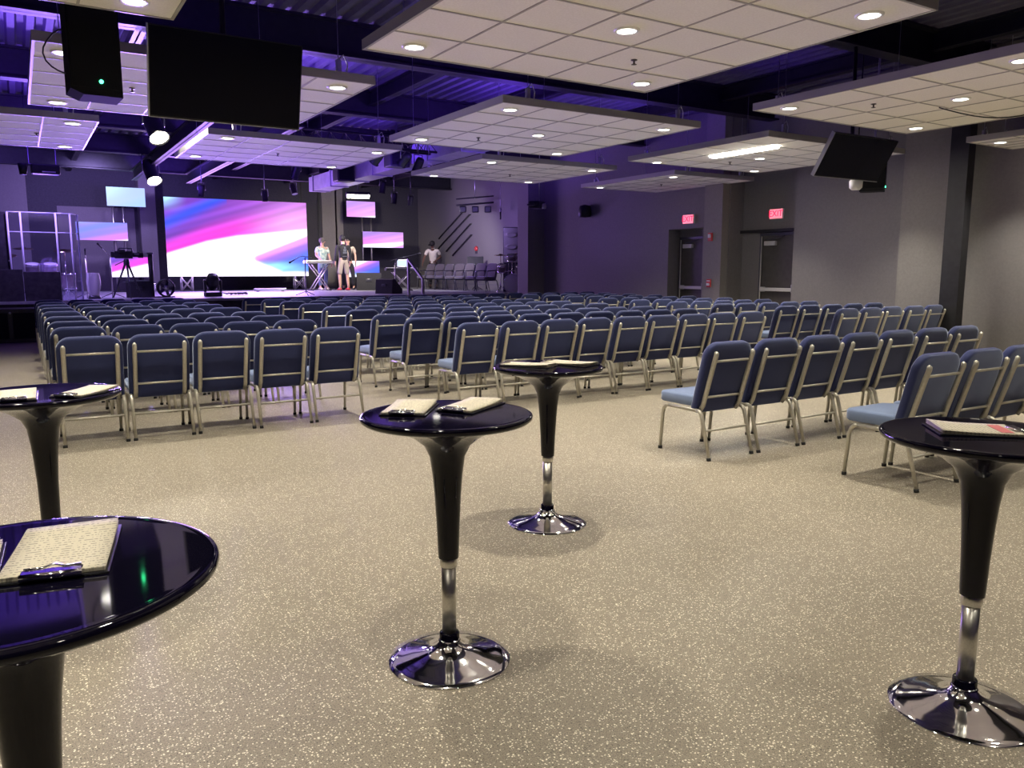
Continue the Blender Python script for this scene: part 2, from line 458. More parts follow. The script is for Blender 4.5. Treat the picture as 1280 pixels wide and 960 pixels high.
alarm('alarm_strobe', 2.10, 'red fire alarm strobe, the upper red device on the pale pier', 'alarm')
alarm('alarm_pull_station', 1.13, 'red fire alarm pull station, the lower red device on the pale pier', 'alarm switch')

# ------------------------------------------------------------------ hanging ceiling panels
LIGHTS = []
def tile_panel(x0, x1, y0, y1, z, lights, spr, label, linear=None, strip=5):
    t = thing('ceiling_panel', label, 'ceiling panel', ((x0 + x1) / 2, (y0 + y1) / 2, z), 0, 'suspended tile ceiling panels')
    w, d = (x1 - x0) / 2, (y1 - y0) / 2
    boxo('tile_field', (-w + .02, w - .02, -d + .02, d - .02, .002, .05), M['tile'], t)
    b = B(); k = strip
    for i in range(1, k):
        xx = -w + 2 * w * i / k; box(b, xx - .009, xx + .009, -d + .02, d - .02, -.003, .004)
        yy = -d + 2 * d * i / k; box(b, -w + .02, w - .02, yy - .009, yy + .009, -.0032, .0038)
    obj('grid_bars', b, M['tbar'], t)
    b = B(); th = .075
    box(b, -w, w, -d, -d + .022, -.004, th); box(b, -w, w, d - .022, d, -.004, th); box(b, -w, -w + .022, -d + .022, d - .022, -.004, th); box(b, w - .022, w, -d + .022, d - .022, -.004, th)
    obj('edge_frame', b, M['fascia'], t)
    for (lx, ly) in lights:
        T = Matrix.Translation((lx - (x0 + x1) / 2, ly - (y0 + y1) / 2, 0))
        r = latheo('downlight', [(.072, .002), (.074, -.010), (.096, -.008), (.098, .002)], M['ring'], t, 24, T)
        latheo('downlight_lens', [(0, -.006), (.073, -.006), (.073, .001), (0, .001)], M['lens'], r, 24, T)
        LIGHTS.append((lx, ly, z - .03))
    for (lx, ly) in spr:
        T = Matrix.Translation((lx - (x0 + x1) / 2, ly - (y0 + y1) / 2, 0))
        latheo('sprinkler_head', [(0, .002), (.028, .002), (.028, -.005), (.010, -.007), (.008, -.024), (.010, -.026), (.009, -.034), (.024, -.036), (.024, -.039), (0, -.040)], M['sprk'], t, 12, T)
    for sx in (-1, 1):
        for sy in (-1, 1):
            px, py = sx * (w - .35), sy * (d - .05)
            c = tubeo('hanger_cable', [(px, py, .04), (px, py, CEIL - z - .02)], .004, M['cable'], t, 5)
            b = B(); bevbox(b, px - .025, px + .025, py - .02, py + .02, .07, .19, r=.006); tube(b, [(px, py, .19), (px + .05, py, .24), (px + .09, py, .16), (px + .08, py, .08)], .007, 6)
            obj('cable_clamp', b, M['bezel'], c)
    if linear:
        (ax, ay), (bx, by) = linear
        cx, cy = (x0 + x1) / 2, (y0 + y1) / 2
        b = B(); bevbox(b, ax - cx - .07, bx - cx + .07, ay - cy, by - cy, -.035, 0, r=.01)
        obj('linear_lamp', b, M['flood'], t)
    return t
Z = 3.18
tile_panel(-1.95, 1.09, 3.36, 6.38, Z, [(.8, 6.08), (-1.65, 6.08), (-.43, 4.87), (.8, 3.66), (-1.65, 3.66)], [], 'ceiling panel cut by the top edge, at the far left above the dark loudspeaker')
tile_panel(2.52, 5.54, 3.36, 6.39, Z, [(2.85, 6.10), (4.02, 4.86), (5.24, 6.10), (5.24, 3.68), (2.85, 3.68)], [(4.62, 5.48)], 'largest, closest ceiling panel, at the top centre over the bar tables')
tile_panel(7.17, 10.10, 3.36, 6.44, Z, [(7.41, 6.13), (8.55, 4.87), (9.79, 6.12), (7.45, 3.74), (9.79, 3.74)], [(8.01, 5.51)], 'big ceiling panel with a drooping black cable, upper right')
tile_panel(11.47, 12.72, 3.36, 6.41, Z, [(11.87, 6.15), (11.87, 3.7)], [], 'small visible corner of a ceiling panel by the black column', strip=5)
tile_panel(.23, 3.08, 7.48, 10.32, Z, [(.46, 7.78), (.5, 10.05), (2.81, 7.80), (2.8, 10.0)], [(1.1, 8.9)], 'ceiling panel half hidden behind the dark loudspeaker and hanging television')
tile_panel(4.54, 7.45, 7.52, 10.58, Z, [(4.85, 10.2), (4.82, 7.83), (6.03, 9.08), (7.15, 7.87), (7.2, 10.32)], [(5.45, 9.67)], 'ceiling panel with five downlights hanging over the middle seats')
tile_panel(8.68, 11.76, 7.50, 10.4, Z, [(9.19, 10.26), (10.28, 9.04), (11.47, 10.2), (11.5, 7.8)], [(10.2, 9.6)], 'ceiling panel with a long bright tube lamp, beside the tilted television', linear=((9.43, 8.0), (9.43, 9.25)))
tile_panel(-1.95, .98, 11.06, 13.76, Z, [(.71, 11.35), (.72, 13.5), (-1.6, 11.4), (-1.6, 13.5)], [(.35, 12.4)], 'purple-lit ceiling panel at the left edge above the drum shield')
tile_panel(2.27, 5.03, 11.25, 13.9, Z, [(2.56, 11.48), (2.52, 13.53), (4.8, 11.67), (4.77, 13.67)], [(3.55, 12.6)], 'strongly purple ceiling panel above the big picture wall')
tile_panel(6.48, 9.25, 11.38, 14.1, Z, [(6.84, 11.7), (6.86, 13.9), (8.93, 11.69), (8.98, 13.87)], [(8.0, 13.0)], 'far ceiling panel over the stage keyboard, before the grey column')
tile_panel(10.55, 12.7, 11.29, 14.2, Z, [(10.86, 11.65), (10.88, 13.95)], [(11.6, 12.8)], 'far narrow ceiling panel against the side wall, in front of the first exit sign', strip=5)
# the next row of the same panels, over and behind the camera
for i, (x0, x1) in enumerate(((-1.95, 1.09), (2.52, 5.54), (7.17, 10.1))):
    b = B(); box(b, x0, x1, -.75, 2.29, Z, Z + .08)
    o = struct('trim_%d' % (40 + i), b, M['tile'])
    for (lx, ly) in ((x0 + .33, 1.98), (x1 - .33, 1.98), ((x0 + x1) / 2, .77), (x0 + .33, -.42), (x1 - .33, -.42)):
        latheo('downlight_lens', [(0, -.006), (.073, -.006), (.073, .001), (0, .001)], M['lens'], o, 24, Matrix.Translation((lx, ly, Z)))
        LIGHTS.append((lx, ly, Z - .03))
# cable drooping under the big panel
tag(tubeo('cable', [(8.72 + .55 * i / 12, 5.2 - 1.2 * i / 12, 3.165 - .17 * math.sin(PI * i / 12)) for i in range(13)], .007, M['black'], None, 6), 'black cable drooping below the upper right ceiling panel', 'cable')

# ------------------------------------------------------------------ televisions and hanging speakers
def television(loc, w, h, tilt, yaw, label):
    t = thing('television', label, 'television', loc, 0, None, rot=(-tilt, 0, yaw))
    boxo('screen_back', (-w / 2, w / 2, 0, .045, -h / 2, h / 2), M['bplastic'], t, .006)
    boxo('screen_glass', (-w / 2 + .012, w / 2 - .012, -.006, .002, -h / 2 + .014, h / 2 - .012), M['screen_off'], t)
    b = B(); box(b, -w / 2 - .004, -w / 2 + .004, -.004, .05, -h / 2, h / 2); box(b, -w / 2, w / 2, -.004, .05, -h / 2 - .004, -h / 2 + .002)
    obj('screen_trim', b, M['bezel'], t)
    b = B(); bevbox(b, -.2, .2, .045, .09, -.15, .15, r=.01); obj('wall_mount', b, M['black'], t)
    Ti = (Matrix.Translation(loc) @ Matrix.Rotation(yaw, 4, 'Z') @ Matrix.Rotation(-tilt, 4, 'X')).inverted()
    p0 = Vector((0, .11, 0)); tp = Ti @ Vector((loc[0], loc[1] + .12, CEIL - .02))
    b = B(); tube(b, [p0, Vector((0, .13, .05)), tp], .025, 8); obj('ceiling_pole', b, M['black'], t)
    return t
television((1.62, 7.12, 2.975), 1.23, .70, -math.radians(16), 0, 'large dark television hanging beside the loudspeaker with a green light, upper left')
television((9.51, 6.735, 2.86), 1.34, .58, -math.radians(30), 0, 'tilted dark television with a silver edge hanging under the upper right panel')
def hung_speaker(loc, w, h, d, yaw, led, label):
    t = thing('loudspeaker', label, 'loudspeaker', loc, yaw, 'loudspeakers hung beside the televisions')
    b = B()
    out = [(-w / 2, 0), (w / 2, 0), (w / 2, h), (-w / 2, h)]
    cf = w * .24
    prof = [(-w / 2 + cf, 0), (w / 2, 0), (w / 2, h), (-w / 2, h), (-w / 2, cf * .42)]
    va = [b.verts.new((p[0], -d / 2, p[1])) for p in prof]; vb = [b.verts.new((p[0], d / 2, p[1])) for p in prof]
    b.faces.new(va[::-1]); b.faces.new(vb)
    for i in range(5): b.faces.new((va[i], va[(i + 1) % 5], vb[(i + 1) % 5], vb[i]))
    obj('cabinet', b, M['grill'], t)
    boxo('grille', (-w / 2 + .012, w / 2 - .012, -d / 2 - .012, -d / 2, .05, h - .02), M['grill'], t, .004)
    latheo('indicator_light', [(0, 0), (.014, 0), (.014, .006), (0, .008)], M['led_green'], t, 12, Matrix.Translation((led[0], -d / 2 - .012, led[1])) @ Matrix.Rotation(PI / 2, 4, 'X'))
    for s in (-1, 1):
        tubeo('hanging_cable', [(s * w * .3, 0, h), (s * w * .3, 0, CEIL - loc[2] - .02)], .006, M['cable'], t, 5)
    return t
hung_speaker((.60, 7.0, 2.69), .35, .68, .30, math.radians(3), (.03, .10), 'dark hanging loudspeaker with a green light beside the large television')
hung_speaker((10.52, 7.18, 2.52), .34, .62, .32, math.radians(30), (.0, .06), 'dark hanging loudspeaker with a green light, mostly behind the tilted television')
t = thing('hanging_fitting', 'small white rounded fitting beneath the tilted television', 'horn', (10.12, 7.16, 2.52), math.radians(30))
latheo('flare', [(0, 0), (.055, 0), (.085, .03), (.09, .12), (.06, .16), (0, .165)], M['white'], t, 20)
tubeo('stem', [(0, 0, .15), (0, 0, CEIL - 2.54)], .01, M['black'], t, 6)
tag(tubeo('speaker_lead', [(.414, 6.98, 3.16), (.385, 6.98, 3.15), (.35, 6.985, 3.12), (.31, 7.0, 3.07), (.285, 7.0, 3.02), (.28, 7.0, 2.98), (.295, 7.0, 2.93), (.33, 6.99, 2.89), (.37, 6.985, 2.865), (.414, 6.98, 2.85)], .006, M['black'], None, 6), 'thin black lead looping from the side of the left loudspeaker', 'cable')
t = thing('ceiling_projector', 'dark fitting on a rod hanging in front of the long side wall', 'stage light', (11.0, 16.6, 3.0), .5)
boxo('body', (-.2, .2, -.14, .14, -.1, .08), M['bplastic'], t, .03)
latheo('lens', [(0, 0), (.06, 0), (.07, .08), (0, .08)], M['bezel'], t, 16, Matrix.Translation((.05, -.12, -.04)) @ Matrix.Rotation(PI / 2, 4, 'X'))
boxo('barn_door', (-.34, -.18, -.1, .1, -.04, .0), M['bplastic'], t, .006)
tubeo('rod', [(.12, 0, .06), (.12, 0, CEIL - 3.0)], .012, M['cable'], t, 6)
tag(latheo('wall_fixture', [(0, 0), (.15, .02), (.18, .12), (.14, .3), (0, .34)], M['black'], None, 20, Matrix.Translation((12.62, 16.8, 2.75))), 'round dark fixture on the side wall under the far narrow panel', 'fixture')

# ------------------------------------------------------------------ ducts over the stage
t = thing('air_duct', 'long purple-lit rectangular air duct running towards the stage', 'duct', (8.15, 19.5, 3.82), 0)
b = B(); box(b, -.26, .26, -5.2, 5.2, 0, .42)
obj('duct_body', b, M['duct'], t)
for k in range(7):
    y = -4.8 + 1.6 * k
    b = B(); box(b, -.285, .285, y - .025, y + .025, -.025, .445); obj('duct_flange', b, M['duct'], t)
for k in range(4):
    y = -4.0 + 2.7 * k
    boxo('duct_hanger', (-.30, .30, y - .02, y + .02, .446, CEIL - 3.84), M['black'], t)
for i, (y, w_) in enumerate(((17.3, .5), (20.8, .62))):
    tt = thing('hanging_box_speaker', ('dark box hung on the near part of the purple duct', 'dark box hung on the far part of the purple duct')[i], 'loudspeaker', (7.6, y, 3.74), 0)
    boxo('cabinet', (-.24, .24, -.2, .2, 0, w_), M['bplastic'], tt, .015)
    boxo('front_grille', (-.2, .2, -.212, -.2, .04, w_ - .04), M['grill'], tt)
    boxo('bracket', (-.02, .02, -.02, .02, w_, CEIL - 3.76), M['dtube'], tt)

# ------------------------------------------------------------------ stage
t = thing('stage', 'raised grey stage platform with a black front', 'stage', (0, 0, 0), 0, None, 'structure')
boxo('stage_floor', (-7, XS, 20.0, YB, STAGE - .06, STAGE), M['stagefloor'], t)
boxo('stage_front', (-7, XS, 20.06, 20.16, 0, STAGE - .06), M['skirt'], t)
t = thing('stage_stairs', 'black steps leading from the hall floor up to the stage', 'stairs', (9.72, 19.6, 0), 0)
for k in range(3):
    boxo('step', (-.55, .55, -.42 + .27 * k, .42, .185 * k, .185 * (k + 1)), M['skirt'], t, .006)
t = thing('handrail', 'grey painted handrail beside the stage steps', 'handrail', (9.11, 19.6, 0), 0)
tubeo('post', [(0, .5, STAGE), (0, .5, 1.72)], .042, M['railm'], t, 4, PI / 4)
tubeo('post', [(0, -.4, 0), (0, -.4, 1.18)], .042, M['railm'], t, 4, PI / 4)
tubeo('rail', [(0, .52, 1.70), (0, -.4, 1.17)], .036, M['railm'], t, 4, PI / 4)

# picture screens
def mixc(a, c, t):
    t = max(0, min(1, t)); t = t * t * (3 - 2 * t); return tuple(a[i] * (1 - t) + c[i] * t for i in range(3))
def picture(u, v):
    """colours of the streaky picture, u to the side, v up, both 0..1"""
    top = .26 + .60 * u if u < .27 else (.422 + .37 * (u - .27) if u < .48 else .50 + .21 * (u - .48))   # upper rim of the white wedge
    low = .23 + (u - .56) * .72; bot = .20 - (u - .56) * .75                 # the blue wedge opening to the right
    white = (1.7, 1.6, 1.8); mag = (1.0, .06, .75); vio = (.20, .06, .55); blue = (.05, .10, .95); pink = (.95, .30, .95)
    st = math.sin((v - .62 * u) * 34) * .5 + math.sin((v - .55 * u) * 71 + 1) * .3
    if v > top:
        d = v - top
        far = mixc(vio, (.42, .10, .62), u)
        far = mixc(far, blue, max(0, 1 - abs((v - .55) - .9 * u - .12) * 7) * (1 if u < .42 else 0))
        far = mixc(far, (.45, .85, 1.3), max(0, v - .80) * 5 * max(0, 1 - u / .16))
        near = mixc(mag, pink, (u - .45) * 2.2)
        c = mixc(white, near, d / .055)
        c = mixc(c, far, (d - .08) / (.16 + .26 * u))
        k = 1 + .28 * st * min(1, d * 8)
        return tuple(max(0, x * k) for x in c)
    if u > .56 and bot < v < low + .04:
        d = low - v
        c = mixc(white, pink, (d + .04) / .06)
        c = mixc(c, (.34, .14, .88), (d - .02) / .10)
        c = mixc(c, (.06, .14, .95), (d - .12) / .12)
        q = math.hypot((u - .72) * 2.6, (v - .11) * 8)
        c = mixc((.35, .95, 1.2), c, q)
        c = mixc(white, c, (v - max(bot, .015)) / .07)
        c = mixc(white, c, (u - .56) / .06)
        k = 1 + .2 * st
        return tuple(max(0, x * k) for x in c)
    return white
def screen(name, label, cat, x0, x1, y, z0, z1, win, group=None, nx=64, ny=36, wash=0.0, washc=(1, 1, 1)):
    t = thing(name, label, cat, ((x0 + x1) / 2, y, z0), 0, group)
    w, h = x1 - x0, z1 - z0
    boxo('screen_cabinet', (-w / 2, w / 2, .004, .1, 0, h), M['bplastic'], t)
    b = B(); lay = b.loops.layers.float_color.new('picture')
    g = [[b.verts.new((-w / 2 + w * i / nx, 0, h * j / ny)) for j in range(ny + 1)] for i in range(nx + 1)]
    for i in range(nx):
        for j in range(ny):
            f = b.faces.new((g[i][j], g[i + 1][j], g[i + 1][j + 1], g[i][j + 1]))
            for lp, (a, c) in zip(f.loops, ((i, j), (i + 1, j), (i + 1, j + 1), (i, j + 1))):
                u = win[0] + (win[1] - win[0]) * a / nx; v = win[2] + (win[3] - win[2]) * c / ny
                p = mixc(picture(u, v), washc, wash); lp[lay] = (*p, 1)
    vs = [v for v in b.verts]
    me = bpy.data.meshes.new('picture'); b.to_mesh(me); b.free(); me.materials.append(M['bigscreen'])
    o = bpy.data.objects.new('picture', me); COL.objects.link(o); o.parent = t
    return t
screen('video_wall', 'huge bright video wall of white, magenta and blue streaks at the stage back', 'screen', 4.02, 8.50, 27.0, 1.21, 3.66, (0, 1, 0, 1), None, 160, 90)
screen('stage_screen', 'topmost pale cyan screen of the stack left of the video wall', 'screen', 2.44, 3.50, 27.0, 3.32, 3.88, (.0, .2, .8, 1), 'small stage screens', 24, 14, .62, (.55, .85, 1.25))
screen('stage_screen', 'middle blue-to-pink screen behind the acrylic drum shield', 'screen', 1.56, 2.94, 26.9, 2.29, 2.82, (.0, .35, .45, .9), 'small stage screens', 24, 14, .45, (.35, .45, 1.2))
screen('stage_screen', 'lowest screen of the left stack, behind the camera tripod', 'screen', 2.43, 3.48, 27.0, 1.2, 1.80, (.0, .3, .2, .6), 'small stage screens', 24, 14, .2, (.1, .2, 1.1))
screen('stage_screen', 'topmost pink-lilac screen right of the video wall', 'screen', 9.93, 10.99, 27.0, 3.26, 3.80, (.6, 1, .6, 1), 'small stage screens', 24, 14, .45, (.75, .55, 1.2))
screen('stage_screen', 'widest right-hand screen, pink to pale blue, over the mic stands', 'screen', 10.46, 12.01, 26.9, 2.21, 2.76, (.5, 1, .45, .95), 'small stage screens', 24, 14, .35, (.6, .6, 1.2))
screen('stage_screen', 'lowest right-hand screen, deep blue, behind the two standing men', 'screen', 9.95, 11.1, 27.0, 1.17, 1.73, (.6, 1, .1, .45), 'small stage screens', 24, 14, .3, (.08, .16, 1.0))
def pole_pair(xa, xb, z1, label):
    t = thing('screen_stand', label, 'screen stand', ((xa + xb) / 2, 27.16, STAGE), 0)
    for x in (xa, xb):
        tubeo('upright', [(x - (xa + xb) / 2, 0, 0), (x - (xa + xb) / 2, 0, z1 - STAGE)], .035, M['brushed'], t, 8)
    boxo('foot_plate', ((xa - xb) / 2 - .15, (xb - xa) / 2 + .15, -.25, .25, 0, .03), M['black'], t)
pole_pair(2.60, 2.88, 3.9, 'pair of upright poles carrying the screens left of the video wall')
pole_pair(10.55, 10.88, 3.8, 'pair of upright poles carrying the screens right of the video wall')
def truss_foot(x, label):
    t = thing('truss_stand', label, 'truss', (x, 26.95, STAGE), 0)
    for s in (-1, 1):
        for yy in (-.1, .1):
            tubeo('upright', [(s * .16, yy, 0), (s * .16, yy, .47)], .025, M['brushed'], t, 8)
    b = B()
    for yy in (-.1, .1):
        tube(b, [(-.16, yy, .03), (.16, yy, .42)], .013, 6); tube(b, [(.16, yy, .03), (-.16, yy, .42)], .013, 6)
    obj('lattice', b, M['brushed'], t)
truss_foot(4.55, 'short silver truss foot below the left end of the video wall')
truss_foot(8.15, 'short silver truss foot below the right end of the video wall')
t = thing('light_bar', 'long low bar lamp lying on the stage below the video wall', 'stage light', (6.75, 25.4, STAGE), 0)
boxo('housing', (-.5, .5, -.05, .05, .02, .1), M['bezel'], t, .01)
boxo('lens_strip', (-.46, .46, -.055, -.048, .035, .085), M['white'], t)
boxo('foot', (-.42, -.36, -.07, .07, 0, .02), M['black'], t); boxo('foot', (.36, .42, -.07, .07, 0, .02), M['black'], t)
t = thing('cable_run', 'dark cables lying across the stage edge under the video wall', 'cable', (5.1, 22.3, STAGE), 0)
for k in range(4):
    b = B(); tube(b, [(-.3 + .14 * k + .12 * math.sin(i * 1.9 + k), -.3 + .09 * i, .012 + .05 * abs(math.sin(i * 1.3 + k))) for i in range(8)], .012, 6); obj('cable_loop', b, M['rubber'], t)

# ---- people --------------------------------------------------------------
def skin_mesh(name, verts, edges, radii, m, parent, sub=2, root=0):
    me = bpy.data.meshes.new(name); me.from_pydata(verts, edges, [])
    o = bpy.data.objects.new(name + '_build', me); COL.objects.link(o)
    sk = o.modifiers.new('s', 'SKIN'); sk.use_smooth_shade = True; sk.branch_smoothing = .6
    sd = o.modifiers.new('d', 'SUBSURF'); sd.levels = sub; sd.render_levels = sub
    for i, r in enumerate(radii):
        d = me.skin_vertices[0].data[i]; d.radius = (r, r) if not isinstance(r, tuple) else r; d.use_root = i == root; d.use_loose = False
    dg = bpy.context.evaluated_depsgraph_get()
    nm = bpy.data.meshes.new_from_object(o.evaluated_get(dg)); nm.name = name
    bpy.data.objects.remove(o); nm.materials.clear(); nm.materials.append(m)
    for p in nm.polygons: p.use_smooth = True
    q = bpy.data.objects.new(name, nm); COL.objects.link(q); q.parent = parent
    return q

class Sk:
    def __init__(s): s.v = []; s.e = []; s.r = []
    def add(s, p, r, parent=None):
        s.v.append(tuple(p)); s.r.append(r); i = len(s.v) - 1
        if parent is not None: s.e.append((parent, i))
        return i

def person(label, loc, rotz, P, skin, shirt, trousers, hair, cap=None, shorts=False, long_sleeve=False, shoe=None, bald=False):
    """P: joints in local space, facing -Y.  hip, chest, neck, head, sh(l,r), el, wr, hipj, kn, an"""
    t = thing('person', label, 'person', loc, rotz)
    V = Vector
    s = Sk()
    pel = s.add(P['hip'], (.145, .11))
    wa = s.add(V(P['hip']).lerp(V(P['chest']), .5), (.13, .10), pel)
    ch = s.add(P['chest'], (.155, .115), wa)
    nk = s.add(P['neck'], .058, ch)
    hd = V(P['head']); nkv = V(P['neck']); up = (hd - nkv).normalized()
    jw = s.add(hd - up * .055, (.068, .076), nk)
    hc = s.add(hd + up * .03, (.080, .098), jw)
    tp = s.add(hd + up * .095, (.060, .074), hc)
    fwd = V(P.get('look', (0, -1, 0))).normalized(); side = fwd.cross(up).normalized()
    s.add(hd - up * .005 + fwd * .108, .013, hc)                       # nose
    for k in (-1, 1): s.add(hd + side * k * .088 + up * .0, .017, hc)  # ears
    for k in (0, 1):
        sgn = -1 if k == 0 else 1
        sh, el, wr = V(P['sh'][k]), V(P['el'][k]), V(P['wr'][k])
        a = s.add(sh, .058, ch); a2 = s.add(sh.lerp(el, .5), .048, a); e = s.add(el, .038, a2); f = s.add(el.lerp(wr, .45), .037, e); w = s.add(wr, .026, f)
        d = (wr - el).normalized()
        nrm = V((sgn, 0, 0)); nrm = (nrm - d * nrm.dot(d)).normalized(); lat = d.cross(nrm)
        pm = s.add(wr + d * .05, (.036, .020), w)
        for fi in range(4):                                            # fingers
            o = lat * (.027 - .018 * fi); L = (.068, .078, .073, .058)[fi]
            k0 = s.add(wr + d * .088 + o, .0095, pm); k1 = s.add(wr + d * (.088 + L * .5) + o - nrm * .010, .0085, k0)
            s.add(wr + d * (.088 + L * .9) + o - nrm * .032, .0075, k1)
        th = s.add(wr + d * .035 + lat * .035, .011, pm); s.add(wr + d * .075 + lat * .052 - nrm * .012, .009, th)
        hj, kn, an = V(P['hj'][k]), V(P['kn'][k]), V(P['an'][k])
        h = s.add(hj, .085, pel); h2 = s.add(hj.lerp(kn, .5), .074, h); q = s.add(kn, .055, h2); c = s.add(kn.lerp(an, .35), .054, q); z = s.add(an, .036, c)
        ff = V(P.get('foot', ((0, -1, 0), (0, -1, 0)))[k]); s.add(V(an) + ff * .12 - V((0, 0, .04)), (.035, .025), z)
    body = skin_mesh('body', s.v, s.e, s.r, skin, t, 2)
    # shirt
    s = Sk()
    low = V(P['hip']) + V((0, 0, -.03))
    a = s.add(V(P['hip']).lerp(V(P['chest']), .5), (.158, .125)); b_ = s.add(low, (.168, .132), a); c = s.add(P['chest'], (.178, .135), a); n_ = s.add(V(P['chest']).lerp(V(P['neck']), .62), (.115, .095), c); n_ = s.add(V(P['chest']).lerp(V(P['neck']), 1.0), .072, n_)
    for k in (0, 1):
        sh, el, wr = V(P['sh'][k]), V(P['el'][k]), V(P['wr'][k])
        x = s.add(sh, .076, c)
        if long_sleeve:
            y = s.add(sh.lerp(el, .5), .064, x); y = s.add(el, .054, y); s.add(el.lerp(wr, .9), .042, y)
        else: s.add(sh.lerp(el, .75), .064, x)
    skin_mesh('shirt', s.v, s.e, s.r, shirt, t, 2)
    # trousers
    s = Sk()
    a = s.add(V(P['hip']) + V((0, 0, -.02)), (.158, .124)); s.add(V(P['hip']) + V((0, 0, .10)), (.148, .115), a)
    for k in (0, 1):
        hj, kn, an = V(P['hj'][k]), V(P['kn'][k]), V(P['an'][k])
        x = s.add(hj, .100, a); x = s.add(hj.lerp(kn, .5), .092, x)
        if shorts: s.add(hj.lerp(kn, 1.0), .088, x)
        else:
            x = s.add(kn, .074, x); s.add(kn.lerp(an, .9), .060, x)
    skin_mesh('shorts' if shorts else 'trousers', s.v, s.e, s.r, trousers, t, 2)
    for k in (0, 1):
        an = V(P['an'][k]); ff = V(P.get('foot', ((0, -1, 0), (0, -1, 0)))[k])
        s = Sk(); z0 = an.z - .055
        a = s.add((an.x, an.y, an.z - .02), .048); c = s.add(V((an.x, an.y, z0)) + ff * .10, (.05, .035), a); s.add(V((an.x, an.y, z0 - .008)) + ff * .19, (.042, .026), c); s.add(V((an.x, an.y, z0)) - ff * .05, .042, a)
        skin_mesh('shoe', s.v, s.e, s.r, shoe or M['white_cloth'], t, 1)
    # hair
    right = side
    R = Matrix((right, -fwd, up)).transposed().to_4x4(); R.translation = hd + up * .03
    b = B()
    if not bald:
        lathe(b, [(.102 * math.cos(a), .118 * math.sin(a)) for a in [math.radians(d) for d in (-38, -24, -8, 8, 22, 38, 54, 70, 84)]] + [(0, .119)], 20, R @ Matrix.Diagonal((.90, 1.04, .98, 1)) @ Matrix.Rotation(math.radians(-40), 4, 'X'))
    else:
        lathe(b, [(.094, -.02), (.096, 0), (.095, .015)], 20, R @ Matrix.Diagonal((.92, 1.1, 1, 1)) @ Matrix.Rotation(math.radians(-26), 4, 'X'))
    obj('hair', b, hair, t)
    for k in (-1, 1):
        T = R.copy(); T.translation = hd + up * .022 + fwd * .088 + right * k * .032
        latheo('eye', [(0, -.010), (.007, -.007), (.010, 0), (.007, .007), (0, .010)], M['eye'], t, 8, T)
    T = R.copy(); T.translation = hd - up * .045 + fwd * .088
    b = B(); bevbox(b, -.022, .022, -.006, .006, -.005, .005, r=.003, T=T); obj('mouth', b, M['alarm'], t)
    if cap:
        b = B(); lathe(b, [(.106 * math.cos(math.radians(d)), .02 + .105 * math.sin(math.radians(d))) for d in (-5, 15, 35, 55, 75)] + [(0, .128)], 20, R @ Matrix.Diagonal((.95, 1.08, 1, 1)))
        cp = obj('cap', b, cap, t)
        b = B(); bevbox(b, -.075, .075, -.2, -.09, .01, .022, r=.005, T=R); obj('brim', b, cap, cp)
    return t
def stand(h=1.75, arms=None, look=(0, -1, 0), lean=0.0, spread=.1, feet=None, twist=0):
    k = h / 1.75
    P = dict(hip=(0, 0, .96 * k), chest=(0, -lean * .6, 1.28 * k), neck=(0, -lean, 1.50 * k), head=(0, -lean * 1.25 - .02, 1.615 * k), look=look)
    P['sh'] = ((-.185 * k, -lean * .8, 1.42 * k), (.185 * k, -lean * .8, 1.42 * k))
    P['el'] = ((-.25 * k, .02 - lean * .8, 1.14 * k), (.25 * k, .02 - lean * .8, 1.14 * k)); P['wr'] = ((-.26 * k, -.06 - lean * .8, .90 * k), (.26 * k, -.06 - lean * .8, .90 * k))
    if arms:
        P['el'] = arms[0]; P['wr'] = arms[1]
    P['hj'] = ((-.09, 0, .90 * k), (.09, 0, .90 * k)); P['kn'] = ((-spread, -.03, .50 * k), (spread, -.03, .50 * k)); P['an'] = ((-spread - .01, .02, .09), (spread + .01, .02, .09))
    return P
# the person behind the left-hand keyboard (its local -Y faces the hall)
person('person in a mint printed short-sleeved shirt and jeans behind the X-stand keyboard', (8.80, 26.38, STAGE), math.radians(12),
       stand(1.75, (((-.27, -.06, 1.16), (.26, .0, 1.14)), ((-.24, -.30, 1.02), (.28, -.08, .90))), look=(.75, -.65, .02)), M['skin'], M['mint'], M['jeans'], M['hair_grey'])
person('person with their back turned, in a black printed hoodie, cap and grey shorts', (9.20, 25.45, STAGE), math.radians(186),
       stand(1.80, look=(-.3, -1, 0), spread=.14), M['skin'], M['darkcloth'], M['khaki'], M['hair_dark'], cap=M['darkcloth'], shorts=True, long_sleeve=True, shoe=M['alarm'])
person('bald person in a beige t-shirt half hidden behind the one in shorts', (9.58, 26.05, STAGE), math.radians(-28),
       stand(1.76, look=(-.5, -.8, 0), spread=.16), M['skin'], M['beige_cloth'], M['darkcloth'], M['hair_grey'], bald=True, shoe=M['darkcloth'])
P4 = stand(1.72, (((-.30, -.30, 1.12), (.27, .05, 1.16)), ((-.34, -.52, .92), (.12, -.16, 1.02))), look=(-.4, -.8, -.45), lean=.24)
person('dark-haired person in a white shirt leaning over equipment by the side wall', (13.05, 26.6, STAGE), math.radians(-30), P4, M['skin_dark'], M['white_cloth'], M['darkcloth'], M['hair_dark'], cap=M['hair_dark'], shoe=M['darkcloth'])
# print on the hoodie's back, following the back surface
hood = [o for o in bpy.data.objects if o.name.startswith('person') and 'hoodie' in o.get('label', '')][0]
b = B()
for (z0, z1, w) in ((1.36, 1.43, .03), (1.27, 1.35, .055), (1.20, 1.26, .075), (1.10, 1.125, .09)):
    bevbox(b, -w, w, .130, .139, z0, z1, r=.004)
obj('back_print', b, M['lightblue'], hood)

